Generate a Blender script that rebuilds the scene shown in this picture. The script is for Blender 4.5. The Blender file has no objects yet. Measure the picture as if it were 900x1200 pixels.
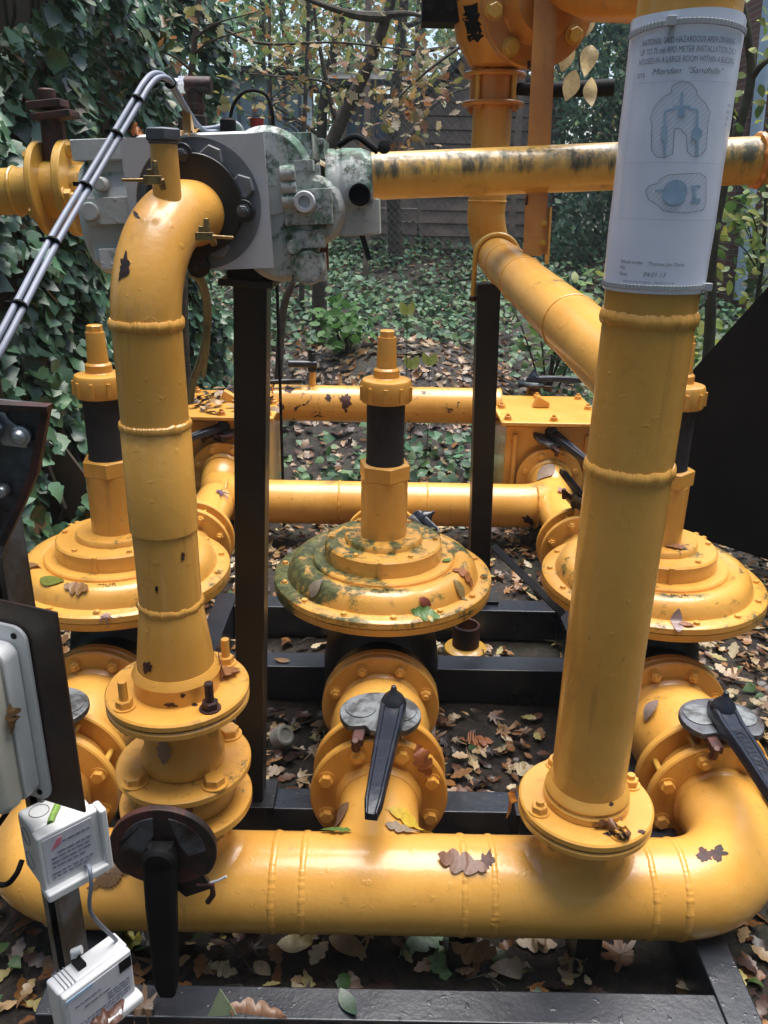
import bpy, math, random
import numpy as np
from mathutils import Vector, Matrix, noise as mnoise
random.seed(7); np.random.seed(7)
PI = math.pi
V = Vector
sc = bpy.context.scene
COL = sc.collection

# ------------------------------------------------------------------ camera
H, TH, PHI, FPX = 1.72, math.radians(21.0), math.radians(1.04), 950.0
_r0, _u0 = V((1, 0, 0)), V((0, math.sin(TH), math.cos(TH)))
CF = V((0, math.cos(TH), -math.sin(TH)))
CR = _r0*math.cos(PHI)+_u0*math.sin(PHI)
CU = _u0*math.cos(PHI)-_r0*math.sin(PHI)
EYE = V((0, 0, H))
def ray(px, py):
    return (CF+CR*((px-450)/FPX)-CU*((py-600)/FPX)).normalized()
def W(px, py, Y):                       # world point seen at a photo pixel on the plane y = Y
    d = ray(px, py); return EYE+d*(Y/d.y)
def WZ(px, py, z):
    d = ray(px, py); return EYE+d*((z-H)/d.z)
def zy(py, Y, px=450):
    return W(px, py, Y).z

# ------------------------------------------------------------------ mesh builder
def frame(d):
    d = V(d).normalized()
    a = V((0, 0, 1)) if abs(d.z) < .9 else V((1, 0, 0))
    x = a.cross(d).normalized(); return x, d.cross(x), d
class MB:
    def __init__(s): s.v = []; s.f = []
    def add(s, vs, fs):
        b = len(s.v); s.v += [V(p) for p in vs]; s.f += [tuple(i+b for i in f) for f in fs]; return s
    def lathe(s, prof, o, d, n=48, lump=None):
        x, y, z = frame(d); o = V(o); vs = []; fs = []
        for k, (r, h) in enumerate(prof):
            for i in range(n):
                a = 2*PI*i/n; rr = r+(lump(a, h) if lump else 0)
                vs.append(o+z*h+x*(rr*math.cos(a))+y*(rr*math.sin(a)))
        for k in range(len(prof)-1):
            for i in range(n):
                j = (i+1) % n
                fs.append((k*n+i, k*n+j, (k+1)*n+j, (k+1)*n+i))
        if prof[0][0] > 1e-6: fs.append(tuple(range(n-1, -1, -1)))
        if prof[-1][0] > 1e-6: fs.append(tuple((len(prof)-1)*n+i for i in range(n)))
        return s.add(vs, fs)
    def cyl(s, a, b, r, r2=None, n=32, bev=0):
        a = V(a); b = V(b); L = (b-a).length; r2 = r if r2 is None else r2
        if bev: pr = [(r-bev, 0), (r, bev), (r2, L-bev), (r2-bev, L)]
        else: pr = [(r, 0), (r2, L)]
        return s.lathe(pr, a, b-a, n)
    def ring(s, o, d, R, rb, n=72, m=8, lump=0, sq=1.0, fr=40):     # weld bead
        x, y, z = frame(d); o = V(o); vs = []; fs = []; ph = random.random()*50
        for i in range(n):
            a = 2*PI*i/n
            k = 1+lump*.75*(.8*mnoise.noise(V((math.cos(a)*fr+ph, math.sin(a)*fr, ph)))+mnoise.noise(V((math.cos(a)*14+ph, math.sin(a)*14, ph)))+.8*mnoise.noise(V((math.cos(a)*4+ph, math.sin(a)*4, ph+9))))
            dz = lump*.9*rb*mnoise.noise(V((math.cos(a)*5, math.sin(a)*5+ph, 3)))
            for j in range(m):
                t = 2*PI*j/m; rr = R+rb*k*math.cos(t)*sq
                vs.append(o+(x*math.cos(a)+y*math.sin(a))*rr+z*(rb*k*math.sin(t)+dz))
        for i in range(n):
            for j in range(m):
                i2 = (i+1) % n; j2 = (j+1) % m
                fs.append((i*m+j, i2*m+j, i2*m+j2, i*m+j2))
        return s.add(vs, fs)
    def tube(s, path, r, n=16, cap=True):
        P = [V(p) for p in path]; m = len(P)
        R = r if isinstance(r, (list, tuple)) else [r]*m
        T = [(P[min(i+1, m-1)]-P[max(i-1, 0)]).normalized() for i in range(m)]
        x = frame(T[0])[0]; vs = []; fs = []
        for i in range(m):
            x = (x-T[i]*x.dot(T[i])).normalized(); y = T[i].cross(x)
            for k in range(n):
                a = 2*PI*k/n; vs.append(P[i]+(x*math.cos(a)+y*math.sin(a))*R[i])
        for i in range(m-1):
            for k in range(n):
                j = (k+1) % n; fs.append((i*n+k, i*n+j, (i+1)*n+j, (i+1)*n+k))
        if cap: fs.append(tuple(range(n-1, -1, -1))); fs.append(tuple((m-1)*n+k for k in range(n)))
        return s.add(vs, fs)
    def box(s, c, size, M=None):
        c = V(c); h = V(size)/2; vs = []
        for dx in (-1, 1):
            for dy in (-1, 1):
                for dz in (-1, 1):
                    p = V((dx*h.x, dy*h.y, dz*h.z)); vs.append(c+(M @ p if M else p))
        return s.add(vs, [(0, 1, 3, 2), (4, 6, 7, 5), (0, 4, 5, 1), (2, 3, 7, 6), (0, 2, 6, 4), (1, 5, 7, 3)])
    def prism(s, poly, o, ux, uy, t):                        # poly in (ux,uy), extruded by vector t
        o = V(o); ux = V(ux); uy = V(uy); t = V(t); n = len(poly)
        a = [o+ux*p[0]+uy*p[1] for p in poly]; b = [p+t for p in a]
        fs = [tuple(range(n-1, -1, -1)), tuple(range(n, 2*n))]
        fs += [(i, (i+1) % n, n+(i+1) % n, n+i) for i in range(n)]
        return s.add(a+b, fs)
    def hexa(s, o, d, r, h, rot=0, ch=.12):
        x, y, z = frame(d); o = V(o); vs = []
        for (k, hh) in ((1, 0), (1, h*(1-ch)), (1-ch, h)):
            for i in range(6):
                a = rot+PI*i/3; vs.append(o+z*hh+(x*math.cos(a)+y*math.sin(a))*r*k)
        fs = [tuple(range(5, -1, -1)), tuple(range(12, 18))]
        for k in (0, 1):
            for i in range(6):
                j = (i+1) % 6; fs.append((k*6+i, k*6+j, k*6+6+j, k*6+6+i))
        return s.add(vs, fs)
def arc(c, a, b, n=14):              # quarter arc: c + a*cos + b*sin
    c, a, b = V(c), V(a), V(b)
    return [c+a*math.cos(t)+b*math.sin(t) for t in np.linspace(0, PI/2, n)]
def catmull(P, n=8):
    P = [V(p) for p in P]; Q = [P[0]*2-P[1]]+P+[P[-1]*2-P[-2]]; out = []
    for i in range(1, len(Q)-2):
        p0, p1, p2, p3 = Q[i-1:i+3]
        for k in range(n):
            t = k/n
            out.append(.5*((2*p1)+(p2-p0)*t+(2*p0-5*p1+4*p2-p3)*t*t+(3*p1-p0-3*p2+p3)*t**3))
    return out+[P[-1]]

# ------------------------------------------------------------------ objects
def woff(o):
    p = V((0, 0, 0))
    while o is not None: p = p+V(o.location); o = o.parent
    return p
def mesh_of(name, mb, off, bevel=0, ang=38):
    me = bpy.data.meshes.new(name)
    me.from_pydata([p-off for p in mb.v], [], mb.f)
    me.polygons.foreach_set('use_smooth', [True]*len(me.polygons))
    me.set_sharp_from_angle(angle=math.radians(ang)); me.update()
    return me
def link(name, me, mat, parent, loc=(0, 0, 0), bevel=0):
    o = bpy.data.objects.new(name, me); COL.objects.link(o); o.parent = parent; o.location = loc
    if mat and not me.materials: me.materials.append(mat)
    if bevel:
        m = o.modifiers.new('edge', 'BEVEL'); m.width = bevel; m.segments = 2; m.limit_method = 'ANGLE'; m.angle_limit = math.radians(40); m.harden_normals = True
    return o
def part(name, mb, mat, parent, bevel=0, label=None, **pr):
    o = link(name, mesh_of(name, mb, woff(parent)), mat, parent, bevel=bevel)
    if label: o['label'] = label
    for k, v in pr.items(): o[k] = v
    return o
def tag(o, label=None, cat=None, group=None, kind=None):
    if label: o['label'] = label
    if cat: o['category'] = cat
    if group: o['group'] = group
    if kind: o['kind'] = kind
    return o
def thing(name, label, cat, loc=(0, 0, 0), group=None):
    o = bpy.data.objects.new(name, None); COL.objects.link(o); o.location = loc; o.empty_display_size = .05
    return tag(o, label, cat, group)
def solo(name, mb, mat, label=None, cat=None, group=None, kind=None, bevel=0, **pr):
    lo = [min(p[i] for p in mb.v) for i in range(3)]; hi = [max(p[i] for p in mb.v) for i in range(3)]
    off = V(((lo[0]+hi[0])/2, (lo[1]+hi[1])/2, lo[2]))
    o = link(name, mesh_of(name, mb, off), mat, None, loc=off, bevel=bevel)
    for k, v in pr.items(): o[k] = v
    return tag(o, label, cat, group, kind)
def text2d(s, size, shear=0, spacing=1.0):
    cu = bpy.data.curves.new('t', 'FONT'); cu.body = s; cu.size = size; cu.shear = shear; cu.space_character = spacing
    ob = bpy.data.objects.new('t', cu); COL.objects.link(ob)
    dg = bpy.context.evaluated_depsgraph_get(); dg.update()
    me = bpy.data.meshes.new_from_object(ob.evaluated_get(dg))
    vs = [(v.co.x, v.co.y) for v in me.vertices]; fs = [tuple(p.vertices) for p in me.polygons]
    bpy.data.objects.remove(ob); bpy.data.curves.remove(cu); bpy.data.meshes.remove(me)
    return vs, fs

# ------------------------------------------------------------------ materials
def fillet(mb, o, nd, pa, R, r0, fa, ft, n=64, m=7):
    """smooth saddle where a neck of radius r0 (along nd) leaves a pipe of radius R (along pa)"""
    o = V(o); nd = V(nd).normalized(); pa = V(pa).normalized(); tr = nd.cross(pa); vs = []; fs = []
    for i in range(n):
        a = 2*PI*i/n; ca, sa = math.cos(a), math.sin(a)
        hi = math.sqrt(max(0, R*R-(r0*sa)**2)); pi_ = V((r0*ca, r0*sa, hi)); y = (r0+ft)*sa; y = max(-R*.995, min(R*.995, y))
        f = math.hypot(fa*ca, ft*sa)
        p0 = V(((r0+fa)*ca, y, math.sqrt(max(0, R*R-y*y))-.001)); p2 = V((r0*ca*.999, r0*sa*.999, hi+f*1.1+.004))
        for k in range(m):
            t = k/(m-1); q = p0*(1-t)**2+pi_*(2*t*(1-t))+p2*t*t
            vs.append(o+pa*q.x+tr*q.y+nd*q.z)
    for i in range(n):
        j = (i+1) % n
        for k in range(m-1): fs.append((i*m+k, j*m+k, j*m+k+1, i*m+k+1))
    return mb.add(vs, fs)
class NT:
    def __init__(s, name):
        s.m = bpy.data.materials.new(name); s.m.use_nodes = True; s.t = s.m.node_tree; s.t.nodes.clear()
        s.out = s.n('ShaderNodeOutputMaterial'); s.b = s.n('ShaderNodeBsdfPrincipled'); s.l(s.b.outputs[0], s.out.inputs[0])
        s.pos = s.n('ShaderNodeNewGeometry')
    def n(s, t, **k):
        x = s.t.nodes.new(t)
        for a, b in k.items(): setattr(x, a, b)
        return x
    def l(s, a, b): s.t.links.new(a, b)
    def set(s, sock, v):
        if hasattr(v, 'is_linked') or isinstance(v, bpy.types.NodeSocket): s.l(v, sock)
        elif isinstance(v, (tuple, list)) and len(v) == 3 and sock.type == 'RGBA': sock.default_value = (*v, 1)
        else: sock.default_value = v
    def noise(s, scale, detail=4, rough=.6, dist=0, vec=None):
        x = s.n('ShaderNodeTexNoise'); x.inputs['Scale'].default_value = scale; x.inputs['Detail'].default_value = detail
        x.inputs['Roughness'].default_value = rough; x.inputs['Distortion'].default_value = dist
        s.l(vec if vec is not None else s.pos.outputs['Position'], x.inputs['Vector']); return x.outputs[0]
    def ramp(s, f, lo, hi):
        x = s.n('ShaderNodeMapRange'); x.interpolation_type = 'SMOOTHSTEP'; s.l(f, x.inputs[0]); s.set(x.inputs[1], lo); s.set(x.inputs[2], hi); return x.outputs[0]
    def math(s, op, a, b=0.0):
        x = s.n('ShaderNodeMath', operation=op); s.set(x.inputs[0], a); s.set(x.inputs[1], b); return x.outputs[0]
    def mix(s, f, a, b):
        x = s.n('ShaderNodeMix', data_type='RGBA'); s.set(x.inputs[0], f); s.set(x.inputs[6], a); s.set(x.inputs[7], b); return x.outputs[2]
    def attr(s, name, typ='OBJECT'):
        x = s.n('ShaderNodeAttribute', attribute_type=typ, attribute_name=name); return x
    def bump(s, h, strength, dist=.002, nrm=None):
        x = s.n('ShaderNodeBump'); x.inputs['Strength'].default_value = strength; x.inputs['Distance'].default_value = dist
        s.l(h, x.inputs['Height'])
        if nrm is not None: s.l(nrm, x.inputs['Normal'])
        return x.outputs[0]
    def fin(s, col, rough=.5, metal=0., nrm=None, spec=.5, coat=0):
        s.set(s.b.inputs['Base Color'], col); s.set(s.b.inputs['Roughness'], rough); s.set(s.b.inputs['Metallic'], metal)
        s.set(s.b.inputs['Specular IOR Level'], spec)
        if nrm is not None: s.l(nrm, s.b.inputs['Normal'])
        return s.m
def painted(name, c1, c2, mosscol=(.008, .022, .009), moss2=(.032, .065, .026), rough=.33, bump=.24, dirt=(.16, .09, .03), grime=(.30, .15, .035), ring=False, streak=False, coat=.3):
    t = NT(name)
    big = t.noise(2.6, 5, .62); col = t.mix(t.ramp(big, .38, .66), c1, c2)
    sp = t.noise(30, 7, .7, .6); spots = t.ramp(sp, .63, .72)
    col = t.mix(t.math('MULTIPLY', spots, .5), col, dirt)
    st = t.n('ShaderNodeMapping'); st.inputs['Scale'].default_value = (34, 34, 3.0); t.l(t.pos.outputs['Position'], st.inputs['Vector'])
    run = t.ramp(t.noise(1.0, 3, .6, .2, st.outputs[0]), .60, .78)
    col = t.mix(t.math('MULTIPLY', run, .34), col, dirt)
    fade = t.ramp(t.noise(1.7, 6, .7, .8), .52, .72); col = t.mix(t.math('MULTIPLY', fade, .35), col, tuple(min(1, 1.12*x+.05) for x in c1))
    gr = t.ramp(t.noise(5.5, 8, .7, .5), .56, .74); col = t.mix(t.math('MULTIPLY', gr, .30), col, grime)
    rust = t.attr('rust').outputs['Fac']; moss = t.attr('moss').outputs['Fac']
    rn = t.noise(11, 9, .62, .8); rm = t.ramp(t.math('ADD', rn, t.math('MULTIPLY', rust, .22)), .735, .752)
    rustcol = t.mix(t.ramp(t.noise(60, 4), .4, .6), (.018, .012, .012), (.075, .03, .016))
    sx = t.n('ShaderNodeSeparateXYZ'); t.l(t.pos.outputs['Normal'], sx.inputs[0])
    mv = t.n('ShaderNodeMapping'); mv.inputs['Scale'].default_value = (1, 1, .62); t.l(t.pos.outputs['Position'], mv.inputs['Vector'])
    mn = t.math('ADD', t.math('ADD', t.math('MULTIPLY', t.noise(3.4, 3, .55, .1, mv.outputs[0]), .45), t.math('ADD', t.math('MULTIPLY', t.noise(16, 8, .75, .1, mv.outputs[0]), .35), t.math('MULTIPLY', t.noise(70, 6, .75, .1), .20))), t.math('MULTIPLY', sx.outputs['Z'], .055))
    if ring:            # growth that follows the casting's rings, heavier towards one side
        tc = t.n('ShaderNodeTexCoord'); sp2 = t.n('ShaderNodeSeparateXYZ'); t.l(tc.outputs['Object'], sp2.inputs[0])
        x_, y_ = sp2.outputs[0], sp2.outputs[1]
        rr_ = t.math('SQRT', t.math('ADD', t.math('MULTIPLY', x_, x_), t.math('MULTIPLY', y_, y_)))
        cb = t.n('ShaderNodeCombineXYZ'); t.l(t.math('MULTIPLY', rr_, 16.0), cb.inputs[0]); t.l(t.math('MULTIPLY', t.math('ARCTAN2', y_, x_), 1.6), cb.inputs[1]); t.l(t.math('MULTIPLY', sp2.outputs[2], 9.0), cb.inputs[2])
        rn_ = t.noise(1.3, 6, .62, .3, cb.outputs[0])
        mn = t.math('ADD', t.math('MULTIPLY', mn, .62), t.math('MULTIPLY', rn_, .40))
        mn = t.math('SUBTRACT', mn, t.math('MULTIPLY', x_, t.attr('moss_side').outputs['Fac']))
    if streak:          # dark algae in short vertical runs below the crown of the pipe
        sm = t.n('ShaderNodeMapping'); sm.inputs['Scale'].default_value = (30, 30, 7); t.l(t.pos.outputs['Position'], sm.inputs['Vector'])
        band = t.math('MULTIPLY', t.ramp(sx.outputs['Z'], -.35, .15), t.math('SUBTRACT', 1.0, t.ramp(sx.outputs['Z'], .72, .98)))
        mn = t.math('ADD', t.math('ADD', t.math('MULTIPLY', mn, .30), t.math('MULTIPLY', t.noise(1.0, 5, .65, .2, sm.outputs[0]), .50)), t.math('MULTIPLY', band, .13))
    mm = t.math('MULTIPLY', t.ramp(t.math('ADD', mn, t.math('MULTIPLY', moss, .16)), .63 if not streak else .60, .70 if not streak else .78), t.ramp(moss, 0, .12))
    mcol = t.mix(t.ramp(t.noise(40, 6), .40, .62), mosscol, moss2); mcol = t.mix(t.math('MULTIPLY', t.ramp(t.noise(5, 6), .56, .68), .5), mcol, (.07, .16, .10))
    col = t.mix(t.math('MULTIPLY', mm, .96), col, mcol)
    col = t.mix(rm, col, rustcol)
    rg = t.math('ADD', t.math('ADD', t.math('MULTIPLY', big, .30), t.math('MULTIPLY', gr, .18)), rough-.18)
    rg = t.math('MAXIMUM', rg, t.math('MULTIPLY', t.math('MAXIMUM', rm, mm), .72))
    h = t.math('ADD', t.math('MULTIPLY', t.noise(95, 3), .5), t.math('MULTIPLY', t.noise(18, 4), 1.3)); h = t.math('ADD', h, t.math('MULTIPLY', t.ramp(t.noise(48, 2, .5), .66, .74), .9))
    h = t.math('SUBTRACT', h, t.math('MULTIPLY', rm, .8))
    h = t.math('ADD', h, t.math('MULTIPLY', mm, t.noise(150, 4)))
    t.b.inputs['Coat Weight'].default_value = coat; t.b.inputs['Coat Roughness'].default_value = .16
    return t.fin(col, rg, 0, t.bump(h, bump, .0035))
def plain(name, c1, c2=None, scale=8, rough=.5, metal=0., bump=.15, bscale=60, spec=.5, lo=.4, hi=.62, r2=None):
    t = NT(name); n = t.noise(scale, 6, .65, .4)
    m = t.ramp(n, lo, hi)
    col = t.mix(m, c1, c2 or c1)
    h = t.math('ADD', t.noise(bscale, 4), t.math('MULTIPLY', t.noise(bscale*.2, 3), 1.5))
    rr = rough if r2 is None else t.math('ADD', t.math('MULTIPLY', m, r2-rough), rough)
    return t.fin(col, rr, metal, t.bump(h, bump, .003), spec)
M = {}
M['yellow'] = painted('yellow_paint', (.71, .372, .078), (.62, .298, .050))
M['yellowdome'] = painted('yellow_paint_with_algae', (.71, .372, .078), (.62, .298, .050), (.016, .034, .010), (.085, .105, .028), ring=True, rough=.32)
M['ochrestreak'] = painted('ochre_paint_with_algae', (.62, .38, .09), (.54, .30, .055), (.008, .014, .008), (.03, .045, .022), streak=True)
M['ochre'] = painted('ochre_paint', (.60, .36, .065), (.52, .29, .05))
M['orange'] = painted('weathered_orange_paint', (.60, .26, .045), (.42, .15, .03))
M['castgrey'] = painted('pale_grey_casting', (.58, .60, .59), (.42, .43, .42), (.015, .028, .014), (.10, .20, .14), .5, .4, (.22, .15, .08), coat=0)
M['black'] = painted('black_paint', (.005, .005, .006), (.010, .010, .011), coat=0, rough=.42, bump=.3, dirt=(.012, .011, .011), grime=(.014, .012, .011))
M['beam'] = painted('wet_black_steel', (.009, .012, .018), (.019, .023, .031), coat=.1, rough=.34, bump=.3, dirt=(.05, .045, .042), grime=(.035, .03, .028))
M['blackplastic'] = plain('black_plastic', (.004, .004, .005), (.007, .007, .008), 4, .7, 0, .12, 200, .15)
M['sleeve'] = plain('black_fabric_sleeve', (.011, .010, .014), (.02, .018, .022), 30, .8, 0, .4, 220)
M['lever'] = plain('navy_black_enamel', (.012, .016, .026), (.035, .037, .045), 12, .28, 0, .3, 50, lo=.5, hi=.7)
M['rustdark'] = plain('rusty_dark_steel', (.085, .028, .022), (.018, .012, .012), 10, .55, .2, .5, 40)
M['rustplate'] = plain('brown_oxidised_steel', (.055, .026, .017), (.022, .014, .012), 6, .42, .1, .3, 40)
M['rustgrey'] = plain('grey_rust_steel', (.12, .13, .15), (.035, .02, .016), 9, .5, .5, .5, 40)
M['alu'] = plain('dull_aluminium', (.22, .24, .25), (.06, .06, .06), 18, .5, .5, .3, 50)
M['zinc'] = plain('zinc_steel', (.5, .51, .53), (.34, .35, .36), 20, .34, .85, .1, 60)
M['strut'] = plain('galvanised_strut', (.19, .20, .22), (.10, .075, .05), 7, .42, .6, .25, 40)
M['plate'] = plain('grey_white_enamel', (.50, .51, .54), (.42, .43, .46), 4, .42, 0, .12, 60)
M['greyring'] = plain('mid_grey_casting', (.17, .18, .20), (.12, .125, .14), 8, .5, 0, .2, 50)
M['white'] = plain('white_plastic', (.60, .61, .62), (.54, .55, .55), 5, .36, 0, .05, 100)
M['cream'] = plain('cream_plastic', (.52, .50, .42), (.44, .43, .36), 6, .4, 0, .05, 100)
M['paper'] = plain('laminated_paper', (.74, .78, .91), (.69, .73, .87), 5, .25, 0, .10, 18)
M['label'] = plain('printed_label_stock', (.50, .50, .55), (.45, .45, .50), 9, .5, 0, .03, 60)
M['ink'] = plain('grey_ink', (.17, .18, .23), None, 9, .6, 0, 0)
M['inkblue'] = plain('blue_print', (.30, .44, .60), (.38, .51, .66), 60, .5, 0, 0)
M['inkhatch'] = plain('pale_hatch_print', (.46, .49, .58), None, 9, .6, 0, 0)
M['inkred'] = plain('pink_print', (.55, .16, .22), None, 9, .6, 0, 0)
M['conduit'] = plain('grey_pvc_sheath', (.20, .225, .29), (.15, .17, .22), 6, .5, 0, .05, 80)
M['cord'] = plain('pale_cable', (.42, .43, .45), None, 6, .4, 0, .02)
M['brass'] = plain('dull_brass', (.36, .26, .11), (.2, .13, .06), 30, .38, .8, .2, 60)
M['green'] = plain('green_sleeve', (.24, .40, .06), (.16, .28, .05), 60, .5, 0, .1)
M['blueprint'] = plain('blue_sticker', (.05, .09, .30), None, 9, .4, 0, 0)
M['concrete'] = plain('concrete', (.30, .29, .26), (.2, .2, .17), 14, .85, 0, .5, 60)
M['wood'] = plain('dark_weathered_boards', (.32, .225, .17), (.20, .145, .115), 5, .7, 0, .5, 30)
M['fencewood'] = plain('mossy_fence_boards', (.07, .045, .03), (.04, .045, .03), 4, .8, 0, .5, 30)
M['roof'] = plain('shed_felt', (.035, .036, .04), (.05, .05, .045), 6, .8, 0, .4, 50)
M['window'] = plain('dusty_window', (.16, .20, .27), (.11, .14, .20), 3, .18, 0, .02)
M['paleboard'] = plain('pale_blue_cladding', (.50, .60, .72), (.40, .50, .60), 3, .5, 0, .1)
M['render'] = plain('pale_render', (.50, .50, .50), (.42, .42, .42), 3, .8, 0, .3)
M['bark'] = plain('grey_bark', (.075, .060, .045), (.035, .032, .022), 18, .85, 0, .9, 30)
M['barkgreen'] = plain('mossy_bark', (.045, .050, .024), (.03, .026, .018), 20, .85, 0, .8, 40)
M['wire'] = plain('galvanised_wire', (.20, .21, .21), (.12, .12, .12), 20, .5, .5, 0)
M['redplastic'] = plain('red_plastic', (.45, .04, .04), None, 6, .4, 0, 0)
def brickmat():
    t = NT('red_brick'); b = t.n('ShaderNodeTexBrick'); b.inputs['Color1'].default_value = (.17, .065, .045, 1); b.inputs['Color2'].default_value = (.11, .05, .04, 1)
    b.inputs['Mortar'].default_value = (.22, .20, .18, 1); b.inputs['Scale'].default_value = 4.4; b.inputs['Mortar Size'].default_value = .018
    mp = t.n('ShaderNodeMapping'); mp.inputs['Rotation'].default_value = (PI/2, 0, 0); t.l(t.pos.outputs['Position'], mp.inputs['Vector']); t.l(mp.outputs[0], b.inputs['Vector'])
    return t.fin(t.mix(t.math('MULTIPLY', t.noise(9, 5), .5), b.outputs[0], (.08, .05, .04)), .85)
M['brick'] = brickmat()
def leafmat(name, rough=.42, trans=.25, spec=.5):
    t = NT(name); a = t.attr('Col', 'GEOMETRY').outputs['Color']
    col = t.mix(t.math('MULTIPLY', t.ramp(t.noise(70, 5, .7), .42, .70), .30), a, (.05, .03, .015))
    t.fin(col, rough, 0, t.bump(t.noise(120, 3), .25, .002), spec)
    tr = t.n('ShaderNodeBsdfTranslucent'); t.l(col, tr.inputs[0]); mx = t.n('ShaderNodeMixShader'); mx.inputs[0].default_value = trans
    t.l(t.b.outputs[0], mx.inputs[1]); t.l(tr.outputs[0], mx.inputs[2]); t.l(mx.outputs[0], t.out.inputs[0]); return t.m
M['leafdry'] = leafmat('fallen_leaf', .40, .12)
M['leafivy'] = leafmat('ivy_leaf', .36, .15, .5)
M['leafground'] = leafmat('ground_ivy_leaf', .50, .15, .4)
M['leaftree'] = leafmat('tree_leaf', .5, .5)
def soil():
    t = NT('leafy_soil'); n = t.noise(3, 8, .7, .3); f = t.noise(40, 8, .75, .4)
    col = t.mix(t.ramp(f, .38, .66), (.010, .008, .007), (.050, .036, .026))
    col = t.mix(t.math('MULTIPLY', t.ramp(n, .48, .62), .55), col, (.022, .028, .012))
    col = t.mix(t.math('MULTIPLY', t.ramp(t.noise(22, 6, .7, 1.0), .60, .68), .6), col, (.11, .065, .035))
    h = t.math('ADD', f, t.math('MULTIPLY', t.noise(120, 4), .4))
    return t.fin(col, t.math('ADD', t.math('MULTIPLY', n, .6), .25), 0, t.bump(h, .9, .02))
M['soil'] = soil()
# ------------------------------------------------------------------ shared bolts, flanges, valves
def bolt_mesh(kind):
    b = MB()
    b.lathe([(.0, 0), (.021, 0), (.021, .003), (0, .003)], (0, 0, 0), (0, 0, 1), 24)
    if kind == 'nut': b.hexa((0, 0, .003), (0, 0, 1), .0165, .014); b.cyl((0, 0, .015), (0, 0, .026), .0088, .0078, 16)
    if kind == 'head': b.hexa((0, 0, .003), (0, 0, 1), .0165, .0125)
    if kind == 'tall': b.hexa((0, 0, .003), (0, 0, 1), .0165, .015); b.cyl((0, 0, .016), (0, 0, .058), .0088, .0085, 16, bev=.001)
    return mesh_of('bolt', b, V((0, 0, 0)))
BM = {}
def put_bolt(kind, parent, pos, d, mat='yellow', s=1.0, name='bolt', **pr):
    if (kind, mat) not in BM: BM[kind, mat] = bolt_mesh(kind)
    o = link(name, BM[kind, mat], M[mat], parent, V(pos)-woff(parent))
    q = V((0, 0, 1)).rotation_difference(V(d)); o.rotation_mode = 'QUATERNION'
    from mathutils import Quaternion
    o.rotation_quaternion = q @ Quaternion((0, 0, 1), random.random()*6); o.scale = (s, s, s)
    for k, v in pr.items(): o[k] = v
    return o
def ringpts(o, d, r, n, ph):
    x, y, z = frame(d); o = V(o)
    return [o+(x*math.cos(ph+2*PI*i/n)+y*math.sin(ph+2*PI*i/n))*r for i in range(n)]
def flange(parent, o, d, R, t, hub=None, nb=8, ph=None, kind='nut', mat='yellow', side=1, rb=None, skip=(), name='flange', s=1.0, **pr):
    """disc from o along d with thickness t; bolts on the far side (side=1) or near side (-1)"""
    d = V(d).normalized(); o = V(o)
    prof = [(0, 0), (R-.004, 0), (R, .004), (R, t-.004), (R-.004, t), (0, t)]
    b = MB().lathe(prof, o, d, 64)
    if hub: b.lathe([(hub*1.10, t-.001), (hub*1.10, t+.012), (hub*1.05, t+.018), (hub, t+.03)], o, d, 48)
    f = part(name, b, M[mat], parent, **pr)
    if ph is None: ph = PI/nb
    pos = o+d*t if side > 0 else o
    for i, p in enumerate(ringpts(pos, d, rb or R*.82, nb, ph)):
        if i in skip: continue
        put_bolt(kind[i % len(kind)] if isinstance(kind, (list, tuple)) else kind, f, p, d*side, mat, s)
    return f
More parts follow.
